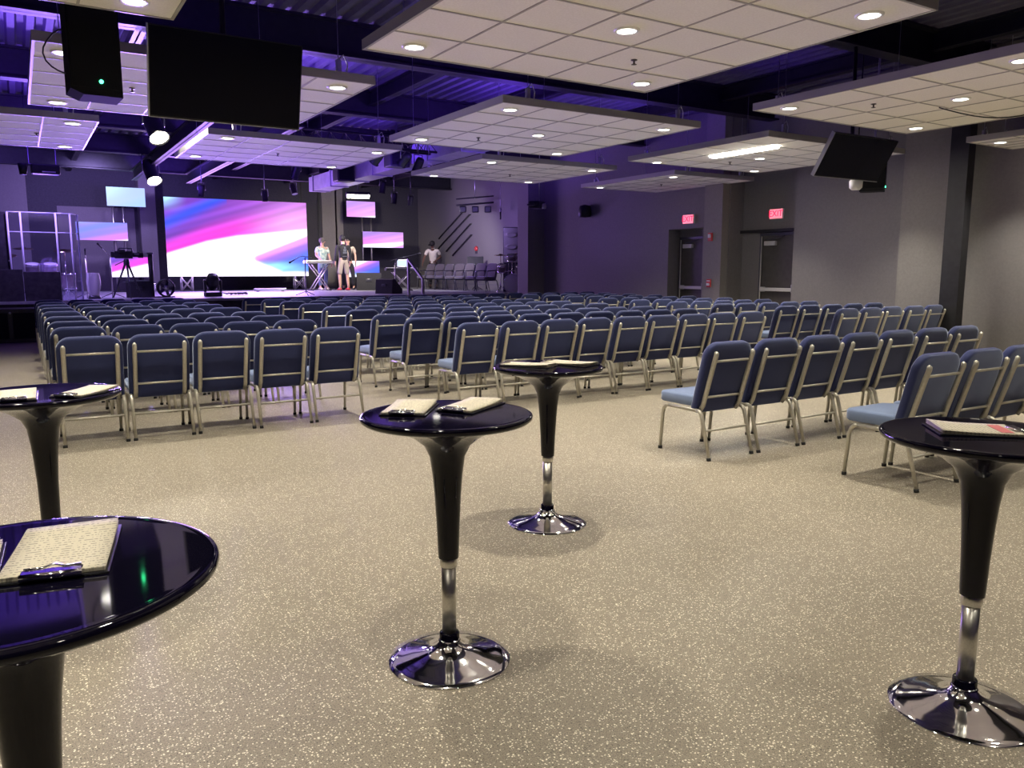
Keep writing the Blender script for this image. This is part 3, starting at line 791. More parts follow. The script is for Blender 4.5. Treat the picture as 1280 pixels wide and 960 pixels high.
# ---- keyboards and stands
def keyboard(loc, rotz, label, kb_z, w, tablet=False, group=None):
    t = thing('keyboard', label, 'keyboard', loc, rotz)
    boxo('case', (-w / 2, w / 2, -.15, .15, kb_z, kb_z + .09), M['bezel'] if not tablet else M['bplastic'], t, .012)
    boxo('key_bed', (-w / 2 + .05, w / 2 - .05, .0, .14, kb_z + .09, kb_z + .104), M['white'], t)
    b = B(); k = 0
    while k < int((w - .14) / .047):
        if k % 7 not in (2, 6): box(b, -w / 2 + .085 + .047 * k, -w / 2 + .108 + .047 * k, -.0 + .02, .09, kb_z + .104, kb_z + .116)
        k += 1
    obj('black_key_row', b, M['black'], t)
    return t
def xstand(loc, rotz, label, h, w):
    t = thing('keyboard_stand', label, 'keyboard stand', loc, rotz)
    for yy in (-.12, .12):
        tubeo('cross_leg', [(-w / 2, yy, .02), (w / 2, yy * .9, h)], .018, M['brushed'], t, 6)
        tubeo('cross_leg', [(w / 2, yy * .9, .02), (-w / 2, yy, h)], .018, M['brushed'], t, 6)
    for s in (-1, 1):
        tubeo('foot_bar', [(s * w / 2, -.2, .02), (s * w / 2, .2, .02)], .02, M['rubber'], t, 6)
        tubeo('top_arm', [(s * w / 2, -.16, h), (s * w / 2, .16, h)], .014, M['rubber'], t, 6)
    return t
xstand((8.46, 25.72, STAGE), math.radians(6), 'silver X-shaped keyboard stand in front of the person in mint', .86, .62)
keyboard((8.46, 25.72, STAGE), math.radians(6), 'silver keyboard on the X-stand in front of the person in mint', .885, .98)
xstand((10.62, 24.0, STAGE), math.radians(-10), 'X-shaped keyboard stand at the right beside the handrail', .62, .62)
keyboard((10.62, 24.0, STAGE), math.radians(-10), 'dark keyboard at the right of the stage beside the handrail', .645, 1.05, True)
t = thing('laptop', 'laptop with a bright screen standing on the right-hand keyboard', 'laptop', (10.68, 24.0, STAGE + .762), math.radians(-10))
boxo('base', (-.17, .17, -.11, .11, 0, .018), M['bezel'], t, .004)
boxo('lid', (-.17, .17, .10, .112, .018, .25), M['bezel'], t, .004)
boxo('screen', (-.155, .155, .094, .1005, .03, .235), M['tablet'], t)
def mic_stand(loc, rotz, label, h, boom, m=None):
    t = thing('microphone_stand', label, 'microphone stand', loc, rotz)
    m = m or M['brushed']
    for k in range(3):
        a = k * 2 * PI / 3 + .4
        tubeo('leg', [(0, 0, .12), (.28 * math.cos(a), .28 * math.sin(a), .012)], .010, M['dtube'], t, 6)
    tubeo('pole', [(0, 0, .06), (0, 0, h)], .015, m, t, 8)
    pts = [Vector(p) + Vector((0, 0, h)) for p in boom]
    if len(pts) > 1:
        bo = tubeo('boom', pts, .011, m, t, 6)
        d = (pts[-1] - pts[-2]).normalized(); p = pts[-1]
    else: p = pts[0]; d = Vector((0, -.4, .6)).normalized()
    tubeo('microphone', [p, p + d * .11, p + d * .12, p + d * .165], [.014, .018, .027, .022], M['bplastic'], t, 10)
    return t
mic_stand((6.42, 20.65, STAGE), 0, 'pale boom microphone stand near the stage edge before the keyboard player', .99, [(.18, 0, .0), (-.1, 0, .04), (-.28, 0, -.06)], M['white'])
mic_stand((10.05, 23.2, STAGE), 0, 'upright microphone stand left of the right-hand keyboard', .83, [(0, 0, 0), (.02, -.03, .06)])
mic_stand((10.25, 23.6, STAGE), 0, 'long dark boom microphone stand above the right-hand keyboard', 1.02, [(-.18, 0, -.06), (.74, 0, .16)], M['dtube'])
mic_stand((9.55, 26.55, STAGE), 0, 'thin microphone stand before the lowest right-hand screen', .95, [(0, 0, 0), (0, -.04, .05)])
mic_stand((1.93, 21.5, STAGE), 0, 'microphone stand with raised boom left of the camera tripod', .98, [(0, 0, 0), (-.16, -.02, .2)])
mic_stand((1.42, 21.8, STAGE), 0, 'dim microphone stand just beyond the acrylic drum shield', .95, [(0, 0, 0), (0, -.05, .08)])

def wedge(loc, rotz, s, label, back=False):
    t = thing('floor_monitor', label, 'floor monitor', loc, rotz)
    prof = [(-.24 * s, 0), (.24 * s, 0), (.20 * s, .38 * s), (.10 * s, .40 * s), (-.24 * s, .12 * s)]
    w = .28 * s
    b = B(); va = [b.verts.new((-w, p[0], p[1])) for p in prof]; vb = [b.verts.new((w, p[0], p[1])) for p in prof]
    b.faces.new(va[::-1]); b.faces.new(vb)
    for i in range(5): b.faces.new((va[i], va[(i + 1) % 5], vb[(i + 1) % 5], vb[i]))
    obj('cabinet', b, M['bplastic'], t)
    a = math.atan2(.28, .34)
    T = Matrix.Translation((0, -.07 * s, .26 * s + .008)) @ Matrix.Rotation(a, 4, 'X')
    b = B(); bevbox(b, -w + .03, w - .03, -.2 * s, .2 * s, 0, .012, r=.004, T=T); obj('grille', b, M['grill'], t)
    b = B(); bevbox(b, -.07 * s, .07 * s, .24 * s - .04 * s, .235 * s, .2 * s, .26 * s, r=.008); obj('handle', b, M['dtube'], t)
    return t
wedge((9.05, 21.35, STAGE), math.radians(120), 1.05, 'black wedge floor monitor at the stage edge beside the handrail')
wedge((10.05, 25.4, STAGE), math.radians(160), 1.45, 'big black sloping floor monitor below the deep blue screen')
wedge((2.55, 21.6, STAGE), math.radians(170), 1.05, 'dark floor monitor behind the legs of the camera tripod')

# moving-head lamp on the stage edge
def moving_head(loc, label, s=1.0):
    t = thing('moving_head_light', label, 'stage light', loc, 0)
    boxo('base', (-.2 * s, .2 * s, -.16 * s, .16 * s, 0, .11 * s), M['bplastic'], t, .02)
    for k in (-1, 1): boxo('yoke_arm', (k * .19 * s - .03, k * .19 * s + .03, -.07 * s, .07 * s, .11 * s, .42 * s), M['bplastic'], t, .02)
    b = B(); lathe(b, [(0, -.2 * s), (.11 * s, -.19 * s), (.155 * s, -.05 * s), (.155 * s, .1 * s), (.12 * s, .2 * s), (0, .21 * s)], 20, Matrix.Translation((0, 0, .36 * s)) @ Matrix.Rotation(.5, 4, 'X'))
    obj('lamp_head', b, M['bplastic'], t)
    return t
moving_head((4.23, 21.4, STAGE), 'dark moving-head light on the stage edge below the video wall', 1.0)
t = thing('round_floor_fan', 'round dark fan at the stage edge beside the black post', 'fan', (3.10, 21.3, STAGE), math.radians(20))
b = B(); lathe(b, [(.20, -.07), (.215, -.05), (.215, .05), (.20, .07), (.19, .05), (.19, -.05), (.20, -.07)], 28, Matrix.Translation((0, 0, .23)) @ Matrix.Rotation(PI / 2, 4, 'X')); obj('drum_housing', b, M['bplastic'], t)
latheo('hub', [(0, -.04), (.06, -.04), (.06, .04), (0, .04)], M['bezel'], t, 16, Matrix.Translation((0, 0, .23)) @ Matrix.Rotation(PI / 2, 4, 'X'))
b = B()
for k in range(5):
    a = 2 * PI * k / 5; box(b, .05, .18, -.01, .01, -.035, .035, Matrix.Translation((0, 0, .23)) @ Matrix.Rotation(a, 4, 'Y') @ Matrix.Rotation(.5, 4, 'X'))
obj('blades', b, M['dtube'], t)
boxo('foot', (-.16, .16, -.12, .12, 0, .025), M['bplastic'], t)
t = thing('lighting_post', 'thick black post standing on the stage edge left of the video wall', 'post', (2.80, 21.4, STAGE), 0)
tubeo('column', [(0, 0, .02), (0, 0, 1.05)], .055, M['black'], t, 12)
boxo('base_plate', (-.14, .14, -.14, .14, 0, .02), M['black'], t)
boxo('top_cap', (-.07, .07, -.07, .07, 1.05, 1.09), M['dtube'], t, .01)

# camera on a tripod
t = thing('tripod', 'black camera tripod standing on the stage left of the video wall', 'tripod', (2.20, 20.75, STAGE), 0)
for k in range(3):
    a = 2 * PI * k / 3 + .55
    l = tubeo('leg', [(.04 * math.cos(a), .04 * math.sin(a), .80), (.36 * math.cos(a), .36 * math.sin(a), .02)], [.026, .018], M['dtube'], t, 6)
    tubeo('spreader', [(0, 0, .38), (.21 * math.cos(a), .21 * math.sin(a), .38)], .010, M['dtube'], l, 6)
latheo('head', [(0, .78), (.07, .80), (.06, .9), (.045, .93), (0, .93)], M['dtube'], t, 16)
tubeo('pan_handle', [(0, .05, .9), (-.22, .26, .78)], .010, M['dtube'], t, 6)
t = thing('video_camera', 'black video camera pointing right on the stage tripod', 'camera', (2.20, 20.75, STAGE + .935), math.radians(0))
boxo('body', (-.24, .14, -.07, .07, 0, .17), M['bplastic'], t, .015)
latheo('lens', [(0, 0), (.05, 0), (.052, .1), (.07, .12), (.07, .22), (0, .21)], M['bplastic'], t, 20, Matrix.Translation((.14, 0, .085)) @ Matrix.Rotation(PI / 2, 4, 'Y'))
tubeo('top_handle', [(-.16, 0, .16), (-.14, 0, .235), (.12, 0, .235), (.14, 0, .16)], .018, M['dtube'], t, 8)
boxo('viewfinder', (-.16, -.02, -.13, -.07, .13, .2), M['bplastic'], t, .01)
boxo('battery', (-.32, -.24, -.05, .05, .02, .15), M['bplastic'], t, .01)

# drums
def drum(t, loc, r, d, tilt=0.0, name='drum', axis='Z'):
    T = Matrix.Translation(loc) @ Matrix.Rotation(tilt, 4, 'X')
    s = latheo(name, [(r, 0), (r, d)], M['wood'], t, 24, T)
    latheo('drum_head', [(0, d), (r * .99, d), (r * 1.0, d - .004)], M['head'], s, 24, T)
    b = B(); lathe(b, [(r * 1.0, d - .03), (r * 1.05, d - .03), (r * 1.05, d + .012), (r * .97, d + .012)], 24, T); lathe(b, [(r * 1.0, .03), (r * 1.05, .03), (r * 1.05, -.005), (r * .97, -.005)], 24, T)
    obj('hoop', b, M['chrome'], s)
def cymbal(t, x, y, z, r, tilt):
    p = tubeo('cymbal_pole', [(x, y, .02), (x, y, z)], .013, M['chrome'], t, 6)
    latheo('cymbal', [(0, .03), (.04, .026), (.06, .008), (r, -.012), (r, -.015), (0, .02)], M['cymbal'], p, 28, Matrix.Translation((x, y, z)) @ Matrix.Rotation(tilt, 4, 'X'))
    b = B()
    for k in range(3):
        a = 2 * PI * k / 3; tube(b, [(x, y, .2), (x + .22 * math.cos(a), y + .22 * math.sin(a), .012)], .009, 6)
    obj('cymbal_tripod', b, M['chrome'], p)
t = thing('drum_kit', 'drum kit glinting behind the clear acrylic shield', 'drum kit', (.42, 22.6, STAGE), 0)
drum(t, (.1, .2, .28), .27, .40, PI / 2, 'bass_drum')
drum(t, (-.1, .0, .62), .15, .2, .3, 'tom_drum'); drum(t, (.28, .0, .62), .15, .2, .3, 'tom_drum')
drum(t, (-.48, .1, .42), .17, .15, 0, 'snare_drum'); drum(t, (.62, .2, .2), .2, .38, 0, 'floor_tom')
cymbal(t, -.62, -.15, 1.02, .22, .25); cymbal(t, .6, -.12, 1.15, .25, .2); cymbal(t, -.25, .45, 1.2, .22, .15)
tubeo('bass_spur', [(-.14, .1, .2), (-.26, .0, .01)], .012, M['chrome'], t, 6); tubeo('bass_spur', [(.34, .1, .2), (.46, 0, .01)], .012, M['chrome'], t, 6)
t = thing('conga_drum', 'pale conga-shaped drum on a stand right of the acrylic shield', 'drum', (1.50, 21.0, STAGE), 0)
latheo('shell', [(.10, .08), (.14, .25), (.155, .40), (.13, .58), (.125, .60)], M['head'], t, 24)
latheo('drum_skin', [(0, .605), (.126, .60)], M['white'], t, 24)
latheo('stand_ring', [(.12, 0), (.14, 0), (.12, .08), (.10, .08)], M['dtube'], t, 20)
t = thing('snare_on_stage', 'small pale drum lying on the stage right of the camera tripod', 'drum', (3.0, 23.6, STAGE + .16), 0)
drum(t, (0, 0, 0), .16, .22, PI / 2 - .3, 'shell')

# drum shield
t = thing('drum_shield', 'tall clear acrylic drum shield glowing violet at the stage edge', 'drum shield', (0, 0, STAGE), 0)
pts = [(-.62, 20.34), (-.10, 20.30), (.14, 20.28), (.80, 20.30), (1.08, 20.36), (1.24, 20.62)]
HS = 1.90
for i in range(1, len(pts) - 1):
    (xa, ya), (xb, yb) = pts[i], pts[i + 1]
    d = Vector((xb - xa, yb - ya, 0)); n_ = Vector((-d.y, d.x, 0)).normalized() * .006
    b = B(); q = [Vector((xa, ya, 0)), Vector((xb, yb, 0))]
    vs = [b.verts.new(p + o + Vector((0, 0, z))) for z in (.0, HS) for (p, o) in ((q[0], -n_), (q[1], -n_), (q[1], n_), (q[0], n_))]
    for f in ((0, 1, 2, 3), (4, 5, 6, 7), (0, 1, 5, 4), (1, 2, 6, 5), (2, 3, 7, 6), (3, 0, 4, 7)): b.faces.new([vs[k] for k in f])
    obj('clear_panel', b, M['acryl'], t)
for i in range(1, len(pts)):
    x, y = pts[i]
    tubeo('hinge_strip', [(x, y, .0), (x, y, HS)], .022, M['acryl_edge'], t, 6)
for i in range(1, len(pts) - 1):
    (xa, ya), (xb, yb) = pts[i], pts[i + 1]
    for z in (HS, HS - .42):
        tubeo('rail_strip', [(xa, ya, z), (xb, yb, z)], .012, M['acryl_edge'], t, 6)
t = thing('sound_baffle', 'black padded baffle covering the lower half of the acrylic shield', 'baffle', (0, 20.1, STAGE), 0)
boxo('panel', (-.6, .10, -.02, .06, 0, .68), M['skirt'], t, .01)
boxo('panel', (.11, .80, -.02, .06, 0, .63), M['skirt'], t, .01)
t = thing('baffle_tower', 'tall black panel at the left picture edge beside the acrylic shield', 'baffle', (-.36, 20.4, STAGE), 0)
boxo('panel', (-.5, .28, -.04, .08, 0, 1.9), M['skirt'], t, .015)
boxo('indicator', (.22, .25, -.05, -.04, .85, .88), M['white'], t)
def subwoofer(loc, label):
    t = thing('subwoofer', label, 'subwoofer', loc, 0)
    boxo('cabinet', (-.5, .5, -.35, .35, 0, .66), M['bplastic'], t, .015)
    boxo('grille', (-.44, -.04, -.365, -.35, .08, .58), M['grill'], t, .006); boxo('grille', (.04, .44, -.365, -.35, .08, .58), M['grill'], t, .006)
    latheo('badge', [(0, 0), (.022, 0), (.022, .006), (0, .008)], M['bezel'], t, 12, Matrix.Translation((0, -.352, .58)) @ Matrix.Rotation(PI / 2, 4, 'X'))
subwoofer((-.18, 18.5, 0), 'black double subwoofer on the floor left of the front seat rows')

# side-stage: speaker tower, drums, music stand
t = thing('speaker_tower', 'tall grey-fronted speaker tower against the column at stage right', 'loudspeaker', (13.15, 21.25, STAGE), math.radians(-35))
boxo('cabinet', (-.26, .26, -.2, .25, 0, 1.98), M['bplastic'], t, .015)
boxo('front', (-.24, .24, -.214, -.2, .9, 1.96), M['grey_speaker'], t, .006)
for z in (1.75, 1.38, 1.05):
    b = B(); lathe(b, [(.16, 0), (.17, .02), (.10, .02), (.04, -.02), (0, -.01)], 24, Matrix.Translation((0, -.215, z)) @ Matrix.Rotation(PI / 2, 4, 'X') @ Matrix.Diagonal((1.15, .5, 1, 1)))
    obj('horn', b, M['grey_speaker'], t)
t = thing('percussion_rack', 'cluster of drums, cymbals and chrome stands before the speaker tower', 'drum kit', (12.62, 20.42, STAGE), math.radians(-32))
drum(t, (.05, .12, .28), .28, .35, PI / 2, 'bass_drum')
drum(t, (-.3, .0, .62), .13, .2, .35, 'tom_drum'); drum(t, (.0, .0, .95), .14, .16, .3, 'tom_drum'); drum(t, (.3, .05, .5), .18, .3, .2, 'floor_tom')
cymbal(t, -.32, -.1, 1.12, .2, .1); cymbal(t, .28, -.05, 1.16, .2, -.1); cymbal(t, .02, .2, 1.02, .16, .3)
b = B()
for k in range(4):
    tube(b, [(-.35 + .22 * k, -.12, .01), (-.28 + .2 * k, -.05, .9)], .014, 6)
tube(b, [(-.38, -.08, .62), (.38, -.08, .66)], .014, 6)
obj('rack_frame', b, M['chrome'], t)
t = thing('music_stand', 'black music stand behind the row of grey stage chairs', 'music stand', (13.1, 23.5, STAGE), math.radians(-30))
b = B(); bevbox(b, -.27, .27, -.008, .008, 0, .34, r=.004, T=Matrix.Translation((0, 0, .80)) @ Matrix.Rotation(-.35, 4, 'X')); obj('desk', b, M['black'], t)
tubeo('pole', [(0, .03, .02), (0, .03, .9)], .016, M['black'], t, 8)
for k in range(3):
    a = 2 * PI * k / 3; tubeo('leg', [(0, .03, .15), (.24 * math.cos(a), .03 + .24 * math.sin(a), .012)], .010, M['black'], t, 6)
t = thing('alarm_bell', 'small red dome on the grey wall above the music stand', 'alarm', (XS, 24.3, 2.14), 0)
latheo('gong', [(0, .07), (.05, .065), (.09, .03), (.095, 0), (0, 0)], M['alarm'], t, 24, Matrix.Rotation(-PI / 2, 4, 'Y'))
boxo('back_box', (-.04, 0, -.05, .05, -.16, -.06), M['dtube'], t, .006)
# four slanting rods on the side wall
for k, ((y0, z0), (y1, z1)) in enumerate((((27.1, 2.58), (25.1, 3.48)), ((27.15, 2.22), (24.7, 3.32)), ((26.5, 2.10), (24.65, 3.0)), ((26.0, 1.94), (24.6, 2.62)))):
    lab = ('topmost and leftmost', 'second from the top', 'third from the top', 'lowest and shortest')[k]
    t = thing('slanted_rod', 'black slanted rod on the grey stage wall, ' + lab + ' of four', 'rod', (XS - .062, y0, z0), 0, 'slanted black rods on the wall')
    tubeo('bar', [(0, 0, 0), (0, y1 - y0, z1 - z0)], .022, M['black'], t, 8)
    tubeo('standoff', [(0, 0, 0), (.058, 0, 0)], .014, M['black'], t, 6); tubeo('standoff', [(0, y1 - y0, z1 - z0), (.058, y1 - y0, z1 - z0)], .014, M['black'], t, 6)

# ------------------------------------------------------------------ stage lighting overhead
def can_light(loc, tilt, yaw, label, lit=False, s=1.0):
    t = thing('stage_can_light', label, 'stage light', loc, yaw, 'stage lamps under the ceiling')
    T = Matrix.Rotation(tilt, 4, 'X')
    latheo('can', [(0, .16 * s), (.07 * s, .15 * s), (.085 * s, .10 * s), (.085 * s, -.16 * s), (.095 * s, -.17 * s)], M['bplastic'], t, 18, T)
    latheo('lamp_face', [(0, -.158 * s), (.088 * s, -.155 * s)], M['flood'] if lit else M['white'], t, 18, T)
    b = B(); tube(b, [(-.11 * s, 0, 0), (-.11 * s, 0, .2 * s), (.11 * s, 0, .2 * s), (.11 * s, 0, 0)], .012, 6); obj('yoke', b, M['dtube'], t)
    tubeo('rod', [(0, 0, .2 * s), (0, 0, CEIL - loc[2])], .014, M['dtube'], t, 6)
    return t
can_light((1.93, 13.46, 3.58), -.62, .35, 'brightly lit lamp glaring below the left television', True, 1.55)
can_light((3.02, 22.0, 3.84), -.62, .3, 'brightly lit lamp glaring above the left cyan screen', True, 1.9)
t = thing('flood_light', 'wide bright flood lamp glaring above the pink-lilac screen', 'stage light', (8.95, 23.3, 3.62), math.radians(-20))
b = B(); bevbox(b, -.36, .36, -.14, .14, 0, .09, r=.02, T=Matrix.Rotation(-.3, 4, 'X')); obj('housing', b, M['bplastic'], t)
boxo('lamp_face', (-.33, .33, -.12, .12, -.016, -.001), M['flood'], t, .003, T=Matrix.Rotation(-.3, 4, 'X'))
tubeo('rod', [(0, 0, .09), (0, 0, CEIL - 3.63)], .014, M['dtube'], t, 6)
cans = [((4.55, 23.8, 3.62), .3, 'small dark lamp hanging over the left end of the video wall'), ((6.5, 24.6, 3.62), 0, 'small dark lamp hanging over the middle of the video wall'),
        ((6.95, 23.2, 3.72), -.4, 'small dark lamp hanging over the right part of the video wall'), ((11.1, 24.2, 3.66), .2, 'dark lamp on a rod over the person leaning by the wall'),
        ((7.2, 15.3, 3.55), .6, 'tilted dark lamp near the near end of the purple duct'), ((5.35, 17.6, 3.55), .6, 'tilted dark lamp under the purple panel, above the video wall'),
        ((10.0, 23.0, 3.60), .2, 'dark lamp on a rod over the right-hand keyboard'), ((9.0, 21.5, 3.75), .3, 'dark lamp hanging just right of the purple duct')]
for loc, tl, lab in cans: can_light(loc, tl, .3, lab)
# lamp cluster on a truss above the purple panel
t = thing('lighting_truss', 'black truss carrying glinting lamps above the purple panel', 'truss', (6.2, 15.6, 3.86), 0)
for (yy, zz) in ((-.15, 0), (.15, 0), (0, .26)):
    tubeo('chord', [(-1.5, yy, zz), (1.5, yy, zz)], .025, M['black'], t, 8)
b = B()
for k in range(10):
    x = -1.5 + .3 * k
    tube(b, [(x, -.15, 0), (x + .15, 0, .26), (x + .3, -.15, 0)], .010, 5); tube(b, [(x, .15, 0), (x + .15, 0, .26), (x + .3, .15, 0)], .010, 5)
obj('lattice', b, M['black'], t)
for s in (-1, 1): tubeo('truss_hanger', [(s * 1.2, 0, .26), (s * 1.2, 0, CEIL - 3.87)], .01, M['cable'], t, 5)
for k, x in enumerate((5.15, 5.75, 6.35, 6.95)):
    tt = thing('truss_lamp', 'glinting lamp clamped under the black truss, ' + ORD[k] + ' of four from the left', 'stage light', (x, 15.40, 3.665), .4, 'lamps on the black truss')
    T = Matrix.Rotation(.9, 4, 'X')
    latheo('can', [(0, .16), (.08, .14), (.10, .05), (.10, -.13), (.12, -.15)], M['dtube'], tt, 18, T)
    latheo('lens', [(0, -.12), (.1, -.118)], M['chrome'], tt, 18, T)
    b = B(); tube(b, [(-.13, 0, 0), (-.13, 0, .15), (.13, 0, .15), (.13, 0, 0)], .012, 6); obj('yoke', b, M['bezel'], tt)
# dark lamp bracket hanging at the far left, and a small truss near the side wall
t = thing('hanging_lamp_frame', 'dark hanging lamp frame at the far left above the drum shield', 'stage light', (.55, 17.5, 3.25), 0)
b = B(); tube(b, [(-.22, 0, 1.4), (-.22, 0, .1), (.22, 0, .1), (.22, 0, 1.4)], .015, 6); obj('bracket', b, M['dtube'], t)
boxo('lamp_body', (-.2, .28, -.12, .12, -.08, .1), M['bplastic'], t, .03)
boxo('lens', (-.02, .2, -.13, -.12, -.05, -.03), M['bezel'], t)
latheo('side_lamp', [(0, -.1), (.06, -.1), (.08, .1), (0, .1)], M['bplastic'], t, 16, Matrix.Translation((-.32, 0, 0)))
t = thing('dark_truss', 'dark lamp truss hanging close to the grey wall at stage right', 'truss', (12.6, 22.6, 3.45), math.radians(-30))
for (yy, zz) in ((-.1, 0), (.1, 0), (0, .2)):
    tubeo('chord', [(-.6, yy, zz), (.6, yy, zz + .1)], .02, M['black'], t, 8)
for k in range(3):
    boxo('lamp', (-.5 + .4 * k, -.28 + .4 * k, -.1, .1, -.22, -.02), M['bplastic'], t, .03)
tubeo('rod', [(0, 0, .2), (0, 0, CEIL - 3.46)], .012, M['cable'], t, 6)
t = thing('hanging_microphone', 'white and black rod hanging beside the grey column', 'microphone', (12.35, 20.6, 3.0), 0)
tubeo('lead', [(0, 0, .2), (0, 0, CEIL - 3.0)], .008, M['cable'], t, 5)
tubeo('body', [(0, 0, -.1), (0, 0, .12)], .022, M['bplastic'], t, 8); tubeo('collar', [(0, 0, .12), (0, 0, .22)], .028, M['white'], t, 8)

# ------------------------------------------------------------------ bar tables
def bar_table(x, y, label, h=.0, R=.30, zb=.385):
    yaw = 0
    t = thing('bar_table', label, 'bar table', (x, y, 0), yaw, 'round glossy bar tables')
    top = latheo('table_top', [(a_, z_ + h) for (a_, z_) in [(0, .858), (R - .03, .858), (R - .012, .860), (R - .002, .868), (R, .876), (R - .002, .8815), (R - .006, .8845), (R - .012, .8850), (R - .020, .8846), (R - .030, .8842), (0, .8842)]], M['gblack'], t, 96)
    prof = [(.0360, zb), (.0375, zb + .02), (.0410, .50), (.0470, .60), (.0530, .668), (.0625, .735), (.083, .776), (.125, .808), (.175, .832), (.225, .849), (.262, .8585), (0, .8585)]
    prof = [(r_, z_ + h * max(0, min(1, (z_ - .385) / .3))) for (r_, z_) in prof]
    latheo('trumpet_stem', prof, M['gblack'], t, 64)
    latheo('collar', [(.0, zb - .033), (.029, zb - .033), (.031, zb - .030), (.031, zb - .002), (.029, zb + .001), (0, zb + .001)], M['brushed'], t, 32)
    latheo('post', [(0, .09), (.026, .09), (.026, zb - .03), (0, zb - .03)], M['brushed'], t, 32)
    latheo('sleeve', [(0, .105), (.034, .105), (.036, .102), (.036, .078), (.040, .074)], M['gblack'], t, 32)
    latheo('base', [(0, .082), (.036, .080), (.040, .072), (.047, .060), (.062, .046), (.09, .034), (.13, .023), (.17, .014), (.192, .0075), (.2195, .0045), (.2205, .002), (.219, 0), (0, 0)], M['chrome'], t, 96)
    return t
bar_table(1.235, 2.426, 'glossy black bar table in the centre with two clipboards on it', .022)
bar_table(2.424, 3.54, 'smaller-looking glossy black bar table behind the centre one, before the seats')
bar_table(2.492, 1.26, 'glossy black bar table at the right picture edge, one clipboard on it', .018)
bar_table(.045, 3.88, 'glossy black bar table at the left edge in front of the seat rows', .0, .31, .295)
bar_table(-.040, 1.50, 'closest glossy black bar table, its big top cut by the left edge', .018, .318)

ZT = .8850
def clipboard(x, y, ang, label, w=.175, L=.275, z=ZT, tilt=0.0, red=False, n=5):
    """long axis from the clip end outwards along ang"""
    t = thing('clipboard', label, 'clipboard', (x, y, z), 0, 'clipboards with papers', rot=(0, 0, ang - PI / 2))
    if tilt: t.rotation_euler = (Matrix.Rotation(ang - PI / 2, 4, 'Z') @ Matrix.Rotation(tilt, 4, 'Y')).to_euler()
    b = B(); bevbox(b, -w / 2, w / 2, -L / 2, L / 2, 0, .004, r=.0018); obj('board', b, M['board'], t)
    for k in range(n):                     # a thin pile: each sheet a little askew and curled at the end
        b = B(); g = []; a = (random.random() - .5) * .02; dx = (random.random() - .5) * .004
        nx, ny = 4, 10; pw, pl = w - .014, L - .016
        for i in range(nx + 1):
            row = []
            for j in range(ny + 1):
                u, v = i / nx, j / ny
                px, py = -pw / 2 + pw * u + dx, -L / 2 + .006 + pl * v
                qx, qy = px * math.cos(a) - py * math.sin(a), px * math.sin(a) + py * math.cos(a)
                qz = .0046 + .0011 * k + .010 * (v ** 3) * (k + 1) / n * (.6 + .4 * u)
                row.append((qx, qy, qz))
            g.append(row)
        for dz in (0,):
            vs = [[b.verts.new(p) for p in row] for row in g]; vt = [[b.verts.new((p[0], p[1], p[2] + .0005)) for p in row] for row in g]
            for i in range(nx):
                for j in range(ny):
                    b.faces.new((vs[i][j], vs[i][j + 1], vs[i + 1][j + 1], vs[i + 1][j])); f = b.faces.new((vt[i][j], vt[i + 1][j], vt[i + 1][j + 1], vt[i][j + 1])); f.smooth = True
            for i in range(nx):
                for j in (0, ny): b.faces.new((vs[i][j], vs[i + 1][j], vt[i + 1][j], vt[i][j]))
            for j in range(ny):
                for i in (0, nx): b.faces.new((vs[i][j], vs[i][j + 1], vt[i][j + 1], vt[i][j]))
        obj('sheet', b, M['paper'], t)
    b = B(); bevbox(b, -.045, .045, -L / 2 - .002, -L / 2 + .020, .0105, .015, r=.002)
    tube(b, [(-.042, -L / 2 + .021, .0155), (-.016, -L / 2 + .021, .0155), (0, -L / 2 + .034, .016), (.016, -L / 2 + .021, .0155), (.042, -L / 2 + .021, .0155)], .0022, 6)
    tube(b, [(-.045, -L / 2 - .003, .010), (.045, -L / 2 - .003, .010)], .006, 8)
    obj('clip', b, M['chrome'], t)
    if red:
        b = B(); box(b, -w / 2 + .025, w / 2 - .035, -L / 2 + .034, -L / 2 + .070, .0107, .0111); obj('red_heading', b, M['red'], t)
    return t
clipboard(1.161, 2.569, math.radians(53), 'clipboard of cream papers at the left on the centre bar table', w=.165, L=.262, z=ZT + .022)
clipboard(1.372, 2.497, math.radians(32), 'clipboard of cream papers at the right on the centre bar table', w=.15, L=.262, z=ZT + .022)
clipboard(2.335, 3.60, math.radians(-56), 'clipboard of cream papers at the left on the table before the seats', w=.16, L=.29)
clipboard(2.570, 3.545, math.radians(-68), 'clipboard of cream papers at the right on the table before the seats', w=.17, L=.30)
clipboard(2.505, 1.305, math.radians(137), 'clipboard with a red heading on the right edge bar table', w=.185, L=.25, red=True, z=ZT + .018)
clipboard(.210, 3.775, math.radians(51), 'clipboard of cream papers, right-hand one on the left edge table by the seats', w=.15, L=.262)
clipboard(-.045, 3.80, math.radians(88), 'clipboard of cream papers, left-hand one on the left edge table by the seats', w=.16, L=.27)
clipboard(-.142, 1.555, math.radians(87), 'clipboard cut by the left picture edge on the closest table', w=.165, L=.25, n=3, z=ZT + .018)
clipboard(.033, 1.563, math.radians(80), 'full clipboard of printed pages on the closest table', w=.168, L=.265, z=ZT + .018, n=6)

